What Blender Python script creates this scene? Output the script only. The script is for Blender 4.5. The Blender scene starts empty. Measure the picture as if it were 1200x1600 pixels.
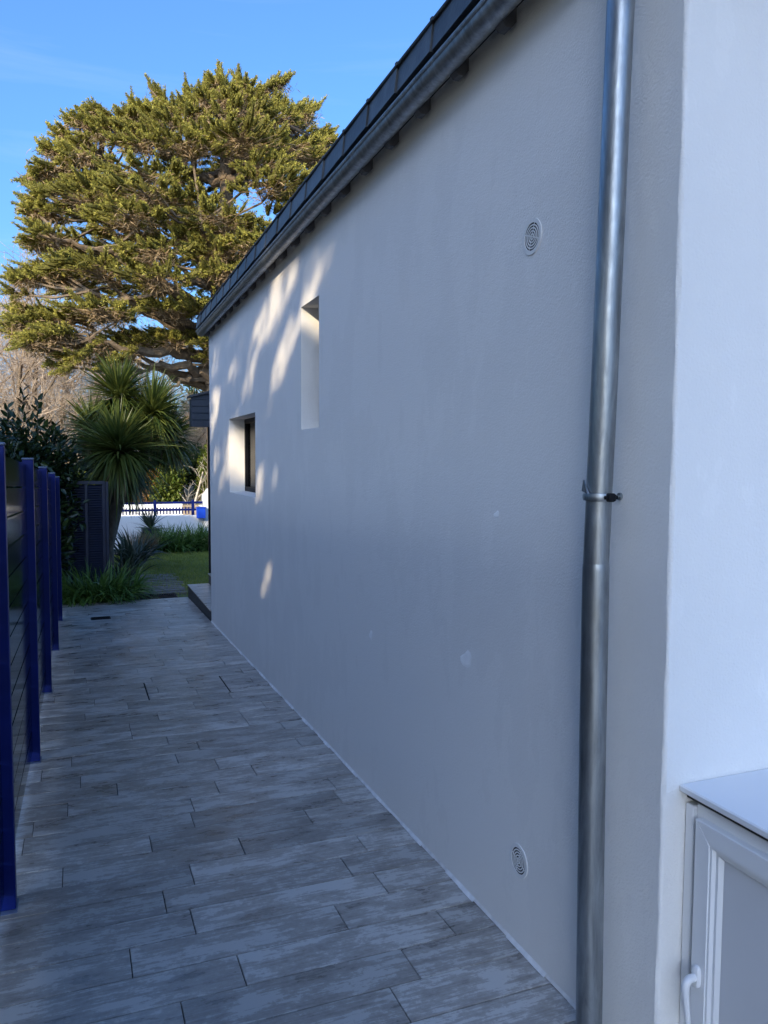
import bpy, bmesh, math, random
import numpy as np
from mathutils import Vector, Matrix
random.seed(7); RNG = np.random.default_rng(11)
sc = bpy.context.scene
col = sc.collection

# ------------------------------------------------------------------ camera
F_PX, YAW, PITCH, ROLL = 1221.1, math.radians(21.383), math.radians(-3.777), math.radians(0.3104)
EYE = Vector((0, 0, 1.7))
SLOPE = -0.02558                       # the path falls gently away from the viewer
fwd = Vector((math.sin(YAW)*math.cos(PITCH), math.cos(YAW)*math.cos(PITCH), math.sin(PITCH)))
rgt = Vector((math.cos(YAW), -math.sin(YAW), 0)); upv = rgt.cross(fwd)
rgt, upv = rgt*math.cos(ROLL)+upv*math.sin(ROLL), upv*math.cos(ROLL)-rgt*math.sin(ROLL)
cam_d = bpy.data.cameras.new('camera'); cam = bpy.data.objects.new('camera', cam_d); col.objects.link(cam)
cam_d.sensor_fit = 'VERTICAL'; cam_d.sensor_height = 36; cam_d.lens = F_PX/1600*36
cam_d.clip_start = .05; cam_d.clip_end = 3000
M3 = Matrix((rgt, upv, -fwd)).transposed()
cam.matrix_world = Matrix.Translation(EYE) @ M3.to_4x4()
sc.camera = cam

# ------------------------------------------------------------------ light
SUN = Vector((.90, 1.05, -.60)).normalized()       # direction the light travels
elev = math.asin(-SUN.z); azim = math.atan2(-SUN.x, -SUN.y)
world = bpy.data.worlds.new('World'); sc.world = world; world.use_nodes = True
nt = world.node_tree; nt.nodes.clear()
sky = nt.nodes.new('ShaderNodeTexSky'); sky.sky_type = 'NISHITA'; sky.sun_disc = False
sky.sun_elevation = elev; sky.sun_rotation = azim; sky.altitude = 20; sky.air_density = 1.1; sky.dust_density = 4.0; sky.ozone_density = 10.0
bg = nt.nodes.new('ShaderNodeBackground'); bg.inputs[1].default_value = .15
wo = nt.nodes.new('ShaderNodeOutputWorld')
tc = nt.nodes.new('ShaderNodeTexCoord'); mp = nt.nodes.new('ShaderNodeMapping'); mp.inputs['Scale'].default_value = (1.2, 2.0, 9.0); mp.inputs['Rotation'].default_value = (.12, .05, .4)
cn = nt.nodes.new('ShaderNodeTexNoise'); cn.inputs['Scale'].default_value = 2.2; cn.inputs['Detail'].default_value = 9; cn.inputs['Roughness'].default_value = .6; cn.inputs['Distortion'].default_value = .7
cr = nt.nodes.new('ShaderNodeValToRGB'); cr.color_ramp.elements[0].position = .52; cr.color_ramp.elements[0].color = (0, 0, 0, 1); cr.color_ramp.elements[1].position = .80; cr.color_ramp.elements[1].color = (.10, .10, .10, 1)
cm = nt.nodes.new('ShaderNodeMix'); cm.data_type = 'RGBA'; cm.inputs[7].default_value = (3.0, 3.3, 3.7, 1)      # thin high cirrus
nt.links.new(tc.outputs['Generated'], mp.inputs[0]); nt.links.new(mp.outputs[0], cn.inputs['Vector']); nt.links.new(cn.outputs[0], cr.inputs[0]); nt.links.new(cr.outputs[0], cm.inputs[0]); nt.links.new(sky.outputs[0], cm.inputs[6])
nt.links.new(cm.outputs[2], bg.inputs[0]); nt.links.new(bg.outputs[0], wo.inputs[0])
sun_d = bpy.data.lights.new('sun', 'SUN'); sun_d.energy = 2.4; sun_d.angle = math.radians(.55); sun_d.color = (1, .82, .56)
sun = bpy.data.objects.new('sun', sun_d); col.objects.link(sun); sun.rotation_euler = SUN.to_track_quat('-Z', 'Y').to_euler()
sun.location = (-20, -25, 20)
vs = sc.view_settings; vs.view_transform = 'Standard'; vs.look = 'None'; vs.exposure = 1.35; vs.gamma = 1; vs.use_curve_mapping = False

# ------------------------------------------------------------------ helpers
def gz(y): return SLOPE*y
def ray(px, py): return fwd + rgt*((px-600)/F_PX) - upv*((py-800)/F_PX)
def at(px, py, Y):
    d = ray(px, py); return EYE + d*(Y/d.y)
def wallpt(px, py, x):
    d = ray(px, py); return EYE + d*(x/d.x)

class MB:
    def __init__(s): s.v = []; s.f = []
    def quad(s, a, b, c, d):
        n = len(s.v); s.v += [tuple(a), tuple(b), tuple(c), tuple(d)]; s.f.append((n, n+1, n+2, n+3)); return s
    def box(s, x0, x1, y0, y1, z0, z1, bev=0):
        if bev:
            b = bev; n = len(s.v)
            # chamfered box: three rings of four faces
            pts = []
            for (zz, i) in ((z0, b), (z0+b, 0), (z1-b, 0), (z1, b)):
                for (xx, yy) in ((x0, y0), (x1, y0), (x1, y1), (x0, y1)):
                    sx = 1 if xx == x0 else -1; sy = 1 if yy == y0 else -1
                    pts += [(xx+sx*i+ (sx*b if False else 0), yy+sy*(b+i), zz), (xx+sx*(b+i), yy+sy*i, zz)] if sx*sy < 0 else [(xx+sx*(b+i), yy+sy*i, zz), (xx+sx*i, yy+sy*(b+i), zz)]
            # order each ring counter clockwise
            ring = []
            for r in range(4):
                P = pts[r*8:(r+1)*8]; cx = (x0+x1)/2; cy = (y0+y1)/2
                P = sorted(P, key=lambda p: math.atan2((p[1]-cy)/(y1-y0), (p[0]-cx)/(x1-x0)))
                ring.append(P)
            for P in ring: s.v += P
            for r in range(3):
                for k in range(8):
                    k2 = (k+1) % 8; s.f.append((n+r*8+k, n+r*8+k2, n+(r+1)*8+k2, n+(r+1)*8+k))
            s.f.append(tuple(n+k for k in reversed(range(8)))); s.f.append(tuple(n+24+k for k in range(8)))
            return s
        n = len(s.v)
        s.v += [(x0,y0,z0),(x1,y0,z0),(x1,y1,z0),(x0,y1,z0),(x0,y0,z1),(x1,y0,z1),(x1,y1,z1),(x0,y1,z1)]
        s.f += [tuple(n+i for i in q) for q in ((3,2,1,0),(4,5,6,7),(0,1,5,4),(1,2,6,5),(2,3,7,6),(3,0,4,7))]
        return s
    def tube(s, pts, rad, n=8, cap=True):
        pts = [Vector(p) for p in pts]
        if not hasattr(rad, '__len__'): rad = [rad]*len(pts)
        base = len(s.v); u = None
        for i, p in enumerate(pts):
            t = (pts[min(i+1, len(pts)-1)]-pts[max(i-1, 0)]).normalized()
            if u is None:
                u = t.cross(Vector((0, 0, 1)) if abs(t.z) < .9 else Vector((1, 0, 0))).normalized()
            u = (u - t*u.dot(t)).normalized(); w = t.cross(u)
            for k in range(n):
                a = 2*math.pi*k/n; q = p+u*(math.cos(a)*rad[i])+w*(math.sin(a)*rad[i]); s.v.append(tuple(q))
        for i in range(len(pts)-1):
            for k in range(n):
                k2 = (k+1) % n
                s.f.append((base+i*n+k, base+i*n+k2, base+(i+1)*n+k2, base+(i+1)*n+k))
        if cap:
            s.f.append(tuple(base+k for k in reversed(range(n)))); m = base+(len(pts)-1)*n; s.f.append(tuple(m+k for k in range(n)))
        return s
    def prism(s, poly, y0, y1):            # polygon in (x, z), extruded along y
        n = len(s.v); m = len(poly)
        s.v += [(x, y0, z) for x, z in poly]+[(x, y1, z) for x, z in poly]
        s.f.append(tuple(n+i for i in range(m))); s.f.append(tuple(n+m+i for i in reversed(range(m))))
        for i in range(m): j = (i+1) % m; s.f.append((n+j, n+i, n+m+i, n+m+j))
        return s
    def mesh(s, name, mat, smooth=False):
        me = bpy.data.meshes.new(name); me.from_pydata(s.v, [], s.f); me.update()
        if mat: me.materials.append(mat)
        if smooth:
            me.polygons.foreach_set('use_smooth', [True]*len(me.polygons))
            if smooth != 'all':
                try: me.set_sharp_from_angle(angle=math.radians(40))
                except Exception: pass
        return me
    def build(s, name, mat, parent=None, smooth=False): return link(name, s.mesh(name, mat, smooth), parent)

def link(name, me, parent=None):
    o = bpy.data.objects.new(name, me); col.objects.link(o)
    if parent: o.parent = parent
    return o
def raw(name, V, Fq, mat, parent=None, smooth=False):
    """fast mesh from arrays: V (n,3), Fq (m,k) all faces with k corners"""
    me = bpy.data.meshes.new(name); k = Fq.shape[1]
    me.vertices.add(len(V)); me.vertices.foreach_set('co', np.ascontiguousarray(V, dtype=np.float32).ravel())
    me.loops.add(Fq.size); me.loops.foreach_set('vertex_index', np.ascontiguousarray(Fq, dtype=np.int32).ravel())
    me.polygons.add(len(Fq)); me.polygons.foreach_set('loop_start', np.arange(0, Fq.size, k, dtype=np.int32))
    me.update(calc_edges=True)
    if smooth: me.polygons.foreach_set('use_smooth', np.ones(len(Fq), bool))
    if mat: me.materials.append(mat)
    return link(name, me, parent)
def empty(name, loc=(0, 0, 0)):
    o = bpy.data.objects.new(name, None); o.location = loc; o.empty_display_size = .2; col.objects.link(o); return o
def tag(o, label=None, cat=None, group=None, kind=None):
    if label: o['label'] = label
    if cat: o['category'] = cat
    if group: o['group'] = group
    if kind: o['kind'] = kind
    return o

# ------------------------------------------------------------------ materials
def mat_new(name):
    m = bpy.data.materials.new(name); m.use_nodes = True; t = m.node_tree
    return m, t, t.nodes['Principled BSDF']
def N(t, typ, **kw):
    n = t.nodes.new(typ)
    for k, v in kw.items(): setattr(n, k, v)
    return n
def noise(t, vec, scale, detail=4, rough=.55, dist=0):
    n = N(t, 'ShaderNodeTexNoise'); n.inputs['Scale'].default_value = scale; n.inputs['Detail'].default_value = detail
    n.inputs['Roughness'].default_value = rough; n.inputs['Distortion'].default_value = dist
    if vec is not None: t.links.new(vec, n.inputs['Vector'])
    return n
def ramp(t, fac, stops):
    r = N(t, 'ShaderNodeValToRGB'); e = r.color_ramp.elements
    while len(e) < len(stops): e.new(.5)
    for el, (p, c) in zip(e, stops): el.position = p; el.color = (*c, 1) if len(c) == 3 else c
    t.links.new(fac, r.inputs[0]); return r
def scaled(t, vec, s):
    m = N(t, 'ShaderNodeMapping'); m.inputs['Scale'].default_value = s; t.links.new(vec, m.inputs['Vector']); return m.outputs[0]
def bump(t, b, h, strength, dist):
    n = N(t, 'ShaderNodeBump'); n.inputs['Strength'].default_value = strength; n.inputs['Distance'].default_value = dist
    t.links.new(h, n.inputs['Height']); t.links.new(n.outputs[0], b.inputs['Normal']); return n
def pos(t): return N(t, 'ShaderNodeNewGeometry').outputs['Position']
def plain(name, c, rough=.5, metal=0, var=.12, sc_=6, bmp=0, bs=60, spec=.5, coat=0):
    m, t, b = mat_new(name); p = pos(t)
    n = noise(t, p, sc_, 5); lo = tuple(max(0, x*(1-var)) for x in c); hi = tuple(min(1, x*(1+var)) for x in c)
    r = ramp(t, n.outputs[0], [(.3, lo), (.7, hi)]); t.links.new(r.outputs[0], b.inputs['Base Color'])
    b.inputs['Roughness'].default_value = rough; b.inputs['Metallic'].default_value = metal
    b.inputs['Specular IOR Level'].default_value = spec; b.inputs['Coat Weight'].default_value = coat
    if bmp: bump(t, b, noise(t, p, bs, 4).outputs[0], bmp, .01)
    return m
def foliage(name, c1, c2, rough=.5, trans=.25, spec=.3, tint=None):
    m, t, b = mat_new(name)
    g = N(t, 'ShaderNodeNewGeometry')
    r = ramp(t, g.outputs['Random Per Island'], [(0, c1), (1, c2)])
    n = noise(t, g.outputs['Position'], .9, 3); mx = N(t, 'ShaderNodeMix', data_type='RGBA', blend_type='MULTIPLY')
    mx.inputs[0].default_value = .6
    r2 = ramp(t, n.outputs[0], [(.3, (.6, .6, .6)), (.7, (1.25, 1.2, 1.1))])
    t.links.new(r.outputs[0], mx.inputs[6]); t.links.new(r2.outputs[0], mx.inputs[7])
    t.links.new(mx.outputs[2], b.inputs['Base Color']); b.inputs['Roughness'].default_value = rough
    b.inputs['Specular IOR Level'].default_value = spec
    tr = N(t, 'ShaderNodeBsdfTranslucent'); t.links.new(mx.outputs[2], tr.inputs[0])
    ms = N(t, 'ShaderNodeMixShader'); ms.inputs[0].default_value = trans
    t.links.new(b.outputs[0], ms.inputs[1]); t.links.new(tr.outputs[0], ms.inputs[2])
    t.links.new(ms.outputs[0], t.nodes['Material Output'].inputs[0]); return m

def make_plaster(name, base, bstr=.5, grain=130):
    m, t, b = mat_new(name); p = pos(t)
    big = noise(t, p, .9, 5, .6); streak = noise(t, scaled(t, p, (1.6, 1.6, .7)), 3, 5, .6)
    mixv = N(t, 'ShaderNodeMath', operation='ADD'); t.links.new(big.outputs[0], mixv.inputs[0]); t.links.new(streak.outputs[0], mixv.inputs[1])
    r = ramp(t, mixv.outputs[0], [(.55, tuple(x*.965 for x in base)), (1.0, base), (1.35, tuple(min(1, x*1.02) for x in base))])
    # small scuffs and filler marks
    sp = noise(t, p, 7, 6, .7, 1.2); rs = ramp(t, sp.outputs[0], [(.70, (0, 0, 0)), (.80, (.16, .16, .16))])
    mx = N(t, 'ShaderNodeMix', data_type='RGBA', blend_type='SCREEN'); mx.inputs[0].default_value = 1
    t.links.new(r.outputs[0], mx.inputs[6]); t.links.new(rs.outputs[0], mx.inputs[7])
    t.links.new(mx.outputs[2], b.inputs['Base Color']); b.inputs['Roughness'].default_value = .82; b.inputs['Specular IOR Level'].default_value = .25
    fine = noise(t, p, grain, 3, .6); mid = noise(t, p, 26, 4, .6); broad = noise(t, p, 2.2, 3)
    a1 = N(t, 'ShaderNodeMath', operation='MULTIPLY_ADD'); a1.inputs[1].default_value = .7; t.links.new(mid.outputs[0], a1.inputs[0]); t.links.new(fine.outputs[0], a1.inputs[2])
    a2 = N(t, 'ShaderNodeMath', operation='MULTIPLY_ADD'); a2.inputs[1].default_value = 2.2; t.links.new(broad.outputs[0], a2.inputs[0]); t.links.new(a1.outputs[0], a2.inputs[2])
    bump(t, b, a2.outputs[0], bstr, .007); return m

def make_tile():
    m, t, b = mat_new('porcelain_tile'); p = pos(t)
    oi = N(t, 'ShaderNodeObjectInfo'); off = N(t, 'ShaderNodeCombineXYZ')
    mu = N(t, 'ShaderNodeMath', operation='MULTIPLY'); mu.inputs[1].default_value = 40; t.links.new(oi.outputs['Random'], mu.inputs[0])
    for i in range(3): t.links.new(mu.outputs[0], off.inputs[i])
    ad = N(t, 'ShaderNodeVectorMath', operation='ADD'); t.links.new(p, ad.inputs[0]); t.links.new(off.outputs[0], ad.inputs[1])
    g1 = noise(t, scaled(t, ad.outputs[0], (1.0, 2.3, 1)), 4.2, 8, .66, .15)
    g2 = noise(t, scaled(t, ad.outputs[0], (1.1, 20, 1)), 4, 6, .75, .1)
    g3 = noise(t, ad.outputs[0], 38, 5, .75)
    s1 = N(t, 'ShaderNodeMath', operation='MULTIPLY_ADD'); s1.inputs[1].default_value = .55; t.links.new(g2.outputs[0], s1.inputs[0]); t.links.new(g1.outputs[0], s1.inputs[2])
    s2 = N(t, 'ShaderNodeMath', operation='MULTIPLY_ADD'); s2.inputs[1].default_value = .34; t.links.new(g3.outputs[0], s2.inputs[0]); t.links.new(s1.outputs[0], s2.inputs[2])
    r = ramp(t, s2.outputs[0], [(.66, (.125, .110, .094)), (.82, (.25, .227, .20)), (.98, (.345, .318, .285)), (1.16, (.46, .44, .405))])
    # tone of the single piece
    hv = N(t, 'ShaderNodeMapRange'); hv.inputs[3].default_value = .78; hv.inputs[4].default_value = 1.20; t.links.new(oi.outputs['Random'], hv.inputs[0])
    mx = N(t, 'ShaderNodeMix', data_type='RGBA', blend_type='MULTIPLY'); mx.inputs[0].default_value = 1
    t.links.new(r.outputs[0], mx.inputs[6]); t.links.new(hv.outputs[0], mx.inputs[7])
    t.links.new(mx.outputs[2], b.inputs['Base Color'])
    rr = ramp(t, g1.outputs[0], [(.3, (.24,)*3), (.7, (.40,)*3)]); t.links.new(rr.outputs[0], b.inputs['Roughness'])
    bump(t, b, s2.outputs[0], .12, .006); return m

def make_zinc(name, base=(.42, .44, .45), rough=.33):
    m, t, b = mat_new(name); p = pos(t)
    n1 = noise(t, scaled(t, p, (5, 5, .7)), 6, 6, .65, .5); n2 = noise(t, p, 30, 5, .7)
    r = ramp(t, n1.outputs[0], [(.3, tuple(x*.62 for x in base)), (.55, base), (.75, tuple(min(1, x*1.35) for x in base))])
    t.links.new(r.outputs[0], b.inputs['Base Color']); b.inputs['Metallic'].default_value = .95
    rr = ramp(t, n2.outputs[0], [(.3, (rough-.07,)*3), (.7, (rough+.12,)*3)]); t.links.new(rr.outputs[0], b.inputs['Roughness'])
    bump(t, b, n1.outputs[0], .06, .01); return m

MAT = {}
MAT['plaster'] = make_plaster('white_render', (.78, .765, .735), .4, 130)
MAT['tile'] = make_tile()
MAT['grout'] = plain('grout', (.025, .025, .027), .9, var=.3, sc_=30)
MAT['zinc'] = make_zinc('zinc', (.36, .385, .40), .40)
MAT['zinc_gutter'] = make_zinc('gutter_zinc', (.42, .44, .46), .48)
MAT['slate'] = plain('slate', (.040, .043, .047), .55, var=.35, sc_=12, bmp=.3, bs=40)
MAT['eave_slate'] = plain('eave_slate', (.052, .057, .060), .5, var=.35, sc_=12, bmp=.3, bs=40)
def tone(m, lo, hi):
    t = m.node_tree; b = t.nodes['Principled BSDF']; l = b.inputs['Base Color'].links[0]; src = l.from_socket
    oi = N(t, 'ShaderNodeObjectInfo'); mr = N(t, 'ShaderNodeMapRange'); mr.inputs[3].default_value = lo; mr.inputs[4].default_value = hi; t.links.new(oi.outputs['Random'], mr.inputs[0])
    mx = N(t, 'ShaderNodeMix', data_type='RGBA', blend_type='MULTIPLY'); mx.inputs[0].default_value = 1; t.links.new(src, mx.inputs[6]); t.links.new(mr.outputs[0], mx.inputs[7]); t.links.new(mx.outputs[2], b.inputs['Base Color'])
tone(MAT['eave_slate'], .65, 1.5)
MAT['darkwood'] = plain('dark_wood', (.05, .048, .047), .8, var=.3, sc_=10)
MAT['rafter'] = plain('grey_rafter', (.12, .12, .125), .7, var=.25, sc_=10)
MAT['pvc'] = plain('white_pvc', (.72, .73, .74), .32, var=.03, sc_=3)
MAT['pvc_panel'] = plain('pvc_panel', (.60, .61, .63), .30, var=.03, sc_=3)
MAT['sun_fleck'] = plain('pale_sun_fleck', (.90, .895, .88), .8, var=.05, sc_=30)  # paler than the wall to stand in for sunlight
MAT['sealant'] = plain('white_sealant', (.74, .73, .71), .7, var=.15, sc_=20)
MAT['blue'] = plain('blue_paint', (.0015, .010, .11), .45, var=.2, sc_=4, spec=.22)
MAT['bluebright'] = plain('bright_blue_paint', (.01, .06, .50), .35, var=.1, sc_=4)
MAT['board'] = plain('dark_glossy_board', (.005, .011, .014), .10, var=.3, sc_=5, spec=.38)
MAT['cap'] = plain('post_cap', (.10, .13, .20), .35, var=.2)
MAT['glass'] = plain('dark_window_glass', (.004, .005, .006), .08, var=.1, spec=.04)
MAT['black'] = plain('black_metal', (.008, .008, .010), .5, var=.3, spec=.15)
MAT['navy'] = plain('navy_paint', (.008, .013, .035), .42, var=.25)
MAT['clad'] = plain('dark_cladding', (.025, .032, .045), .5, var=.2)
MAT['whitewall'] = make_plaster('white_wall_paint', (.74, .74, .72), .3, 60)
MAT['stone'] = plain('brown_stone', (.32, .25, .17), .85, var=.35, sc_=8, bmp=.5)
MAT['sleeper'] = plain('weathered_sleeper', (.13, .12, .105), .9, var=.45, sc_=12, bmp=.5)
MAT['soil'] = plain('soil', (.05, .04, .03), .95, var=.4, sc_=9, bmp=.6)
MAT['turf'] = plain('turf', (.08, .10, .03), .95, var=.4, sc_=3, bmp=.6)
MAT['bounce_terrace'] = plain('pale_bounce_terrace', (.68, .60, .49), .8, var=.15, sc_=4)  # warm pale tint chosen for the light it bounces
MAT['road'] = plain('asphalt', (.05, .05, .052), .9, var=.25, sc_=14, bmp=.3)
MAT['bark'] = plain('cypress_bark', (.155, .115, .075), .9, var=.4, sc_=5, bmp=.8, bs=18)
MAT['trunk'] = plain('cordyline_bark', (.13, .105, .08), .9, var=.35, sc_=14, bmp=.8, bs=40)
MAT['palebark'] = plain('pale_bark', (.45, .40, .32), .85, var=.2, sc_=9, bmp=.4)
MAT['twig'] = foliage('bare_twigs', (.40, .32, .25), (.58, .47, .36), .8, .05, .1)
MAT['cypress'] = foliage('cypress_foliage', (.18, .19, .04), (.50, .445, .10), .6, .2, .15)
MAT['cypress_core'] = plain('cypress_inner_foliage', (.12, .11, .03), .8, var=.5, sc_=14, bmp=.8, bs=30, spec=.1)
MAT['cypress_dry'] = foliage('cypress_dry_twigs', (.27, .19, .11), (.44, .33, .20), .8, .1, .1)
MAT['cordyline'] = foliage('cordyline_leaf', (.05, .085, .018), (.14, .17, .04), .38, .3, .45)
MAT['cordyline_dead'] = foliage('cordyline_dead_leaf', (.11, .085, .05), (.20, .155, .09), .7, .1, .2)
MAT['laurel'] = foliage('laurel_leaf', (.016, .032, .010), (.040, .065, .018), .28, .12, .5)
MAT['strap'] = foliage('strap_leaf', (.055, .12, .022), (.12, .21, .045), .38, .25, .45)
MAT['flax'] = foliage('flax_leaf', (.035, .055, .04), (.07, .09, .06), .4, .15, .4)
MAT['straw'] = foliage('dry_straw', (.14, .095, .05), (.22, .155, .09), .8, .1, .1)
MAT['grass'] = foliage('grass_blade', (.16, .22, .035), (.35, .37, .08), .6, .3, .2)
MAT['bush'] = foliage('garden_bush_leaf', (.07, .12, .015), (.17, .20, .035), .5, .3, .3)
MAT['bushdark'] = foliage('evergreen_leaf', (.022, .045, .013), (.05, .075, .02), .5, .2, .3)
MAT['bushgold'] = foliage('golden_leaf', (.26, .14, .03), (.40, .24, .05), .6, .3, .2)
MAT['neighbour'] = make_plaster('neighbour_render', (.55, .52, .47), .3, 60)
MAT['hill'] = plain('hill_ground', (.09, .085, .045), .95, var=.4, sc_=.3)

# ------------------------------------------------------------------ vegetation tools
def norm(a): return a/np.maximum(np.linalg.norm(a, axis=-1, keepdims=True), 1e-9)
def rdir(n, rng=RNG): return norm(rng.normal(size=(n, 3)))
def frame(d, rng=RNG):
    r = norm(np.cross(d, rng.normal(size=d.shape))); return r, np.cross(d, r)
def kites(P, D, L, Wd, rng=RNG, fold=0.0):
    """one four-cornered leaf at P along D (length L, width Wd)"""
    n = len(P); r, u = frame(D, rng); L = np.asarray(L).reshape(-1, 1); Wd = np.asarray(Wd).reshape(-1, 1)
    V = np.empty((n, 4, 3)); mid = P+D*L*.5
    V[:, 0] = P; V[:, 1] = mid+r*Wd*.5+u*fold*Wd; V[:, 2] = P+D*L; V[:, 3] = mid-r*Wd*.5+u*fold*Wd
    return V.reshape(-1, 3), np.arange(n*4).reshape(n, 4)
def sprays(P, D, L, Wd, nrm):
    n = len(P); r = norm(np.cross(D, nrm)); L = np.asarray(L).reshape(-1, 1); Wd = np.asarray(Wd).reshape(-1, 1)
    V = np.empty((n, 4, 3)); mid = P+D*L*.42
    V[:, 0] = P; V[:, 1] = mid+r*Wd*.5; V[:, 2] = P+D*L; V[:, 3] = mid-r*Wd*.5
    return V.reshape(-1, 3), np.arange(n*4).reshape(n, 4)
def broad(P, D, L, Wd, up=(0, 0, 1), rng=RNG):
    """broad leaf: six corners, folded along its midrib (4 triangles as 2 quads)"""
    n = len(P); L = np.asarray(L).reshape(-1, 1); Wd = np.asarray(Wd).reshape(-1, 1)
    r = norm(np.cross(D, np.array(up)+rng.normal(size=(n, 3))*.5)); u = np.cross(r, D)
    V = np.empty((n, 6, 3))
    V[:, 0] = P; V[:, 1] = P+D*L*.38+r*Wd*.5+u*Wd*.16; V[:, 2] = P+D*L*.8+r*Wd*.30+u*Wd*.06-u*L*.06
    V[:, 3] = P+D*L-u*L*.14; V[:, 4] = P+D*L*.8-r*Wd*.30+u*Wd*.06-u*L*.06; V[:, 5] = P+D*L*.38-r*Wd*.5+u*Wd*.16
    b = np.arange(n)[:, None]*6
    F = np.concatenate([b+np.array([[0, 1, 2, 3]]), b+np.array([[0, 3, 4, 5]])], 0)
    return V.reshape(-1, 3), F
def blades(P, D, L, Wd, droop, seg=5, rng=RNG, twist=.3):
    """sword leaves: strips that bend down under their own weight"""
    n = len(P); L = np.asarray(L).reshape(-1, 1); Wd = np.asarray(Wd).reshape(-1, 1); droop = np.asarray(droop).reshape(-1, 1)
    side = norm(np.cross(D, np.array([0, 0, 1.])+rng.normal(size=(n, 3))*twist))
    V = np.empty((n, seg+1, 2, 3)); p = P.copy(); d = D.copy()
    for k in range(seg+1):
        t = k/seg; w = Wd*.5*np.clip((.55+1.6*t) if t < .28 else (1-(t-.28)/.72)**.75, .03, 1)
        V[:, k, 0] = p+side*w; V[:, k, 1] = p-side*w
        p = p+d*L/seg; d = norm(d+np.array([0, 0, -1.])*droop/seg)
    b = np.arange(n)[:, None]*(seg+1)*2
    F = np.concatenate([b+np.array([[2*k, 2*k+1, 2*k+3, 2*k+2]]) for k in range(seg)], 0)
    return V.reshape(-1, 3), F
def twigs(A, B, ra, rb):
    """three-sided straight twigs from A to B"""
    n = len(A); d = norm(B-A); r, u = frame(d); V = np.empty((n, 6, 3))
    for k in range(3):
        a = 2*math.pi*k/3; o = r*math.cos(a)+u*math.sin(a)
        V[:, k] = A+o*np.asarray(ra).reshape(-1, 1); V[:, 3+k] = B+o*np.asarray(rb).reshape(-1, 1)
    b = np.arange(n)[:, None]*6
    F = np.concatenate([b+np.array([[k, (k+1) % 3, 3+(k+1) % 3, 3+k]]) for k in range(3)], 0)
    return V.reshape(-1, 3), F
def merge(parts):
    V = []; F = []; o = 0
    for v, f in parts: V.append(v); F.append(f+o); o += len(v)
    return np.concatenate(V), np.concatenate(F)
def ellipsoid_pts(n, c, r, shell=.55, rng=RNG):
    d = rdir(n, rng); q = (shell+(1-shell)*rng.random((n, 1)))
    return np.array(c)+d*q*np.array(r), d

# ================================================================== SETTING
# ground: one sheet out to the horizon, following the fall of the path, then rising to a wooded hill
def terrain(x, y):
    if y < 24: z = gz(y)
    elif y < 34: z = gz(24)
    else: z = gz(24)+min(9.0, (y-34)*.055)*max(0.0, min(1, (34+26-x)/40))
    return z-.075
xs = [-900, -400, -150, -60, -30, -15, -8, -4, -2, 0, 2, 4, 8, 14, 22, 34, 60, 150, 400, 900]
ys = [-900, -300, -100, -40, -20, -8, 0, 4, 8, 12, 16, 20, 24, 28, 34, 42, 52, 66, 90, 140, 240, 500, 1500]
gm = MB(); gm.v = [(x, y, terrain(x, y)) for y in ys for x in xs]
nx = len(xs); gm.f = [(j*nx+i, j*nx+i+1, (j+1)*nx+i+1, (j+1)*nx+i) for j in range(len(ys)-1) for i in range(nx-1)]
tag(gm.build('ground', MAT['hill'], smooth='all'), kind='structure')

W = 1.455; YC = 1.637; YF = 9.36          # side wall plane, near corner, far corner
PATH_END = 11.56; XL = -.62
# paved path: mortar bed and single tiles
bed = MB(); bed.quad((XL, -1.6, gz(-1.6)-.006), (W+1.2, -1.6, gz(-1.6)-.006), (W+1.2, PATH_END, gz(PATH_END)-.006), (XL, PATH_END, gz(PATH_END)-.006))
n0 = len(bed.v)
path = tag(bed.build('paved_path', MAT['grout']), kind='structure')
ROW = .18365; Y0 = 2.693; TL = .771; GAP = .005
joint_px = [(205,1505),(378,1517),(286,1584),(301,1438),(257,1407),(299,1363),(98,1369),(235,1315),(376,1318),(532,1431),(642,1506),(627,1572),(694,1438),(592,1375),(539,1350),(561,1312),(300,1278),(300,1255),(106,1263),(52,1294),(183,1231),(126,1221),(338,1228),(396,1202),(338,1192),(276,1184),(310,1165),(262,1157),(112,1190),(65,1212),(480,1273),(526,1242),(517,1222),(467,1160),(389,1132)]
seams = {}
for px, py in joint_px:
    d = ray(px, py); t = (-EYE.z)/(d.z-SLOPE*d.y); P = EYE+d*t
    seams.setdefault(math.floor((P.y-Y0)/ROW), []).append(P.x)
COVER = (.482, 1.107); cov_rows = (math.floor((6.10+.09-Y0)/ROW),); cov_rows = tuple(cov_rows[0]+i for i in range(3))
GRATE = (.113, .343); grate_row = math.floor((10.2-Y0)/ROW)
tile_cache = {}
sx = math.atan(SLOPE)
def tile_obj(x0, x1, row, name='tile', parent=path, inset=0., dz=0.):
    L = round(x1-x0-.0032-2*inset, 3)
    if L < .015: return
    key = (L, inset)
    if key not in tile_cache:
        tile_cache[key] = MB().box(-L/2, L/2, -(ROW-GAP)/2, (ROW-GAP)/2, -.012, 0, .0016).mesh('tile', MAT['tile'])
    o = link(name, tile_cache[key], parent); yc = Y0+(row+.5)*ROW
    o.location = ((x0+x1)/2, yc, gz(yc)+dz+random.uniform(-.0005, .0005)); o.rotation_euler = (sx+random.uniform(-.0012, .0012), random.uniform(-.0006, .0006), 0)
    return o
r0 = math.floor((-.5-Y0)/ROW); r1 = math.floor((PATH_END-Y0)/ROW)
cover_cuts = []
rr = random.Random(5)
last = .3
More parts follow.
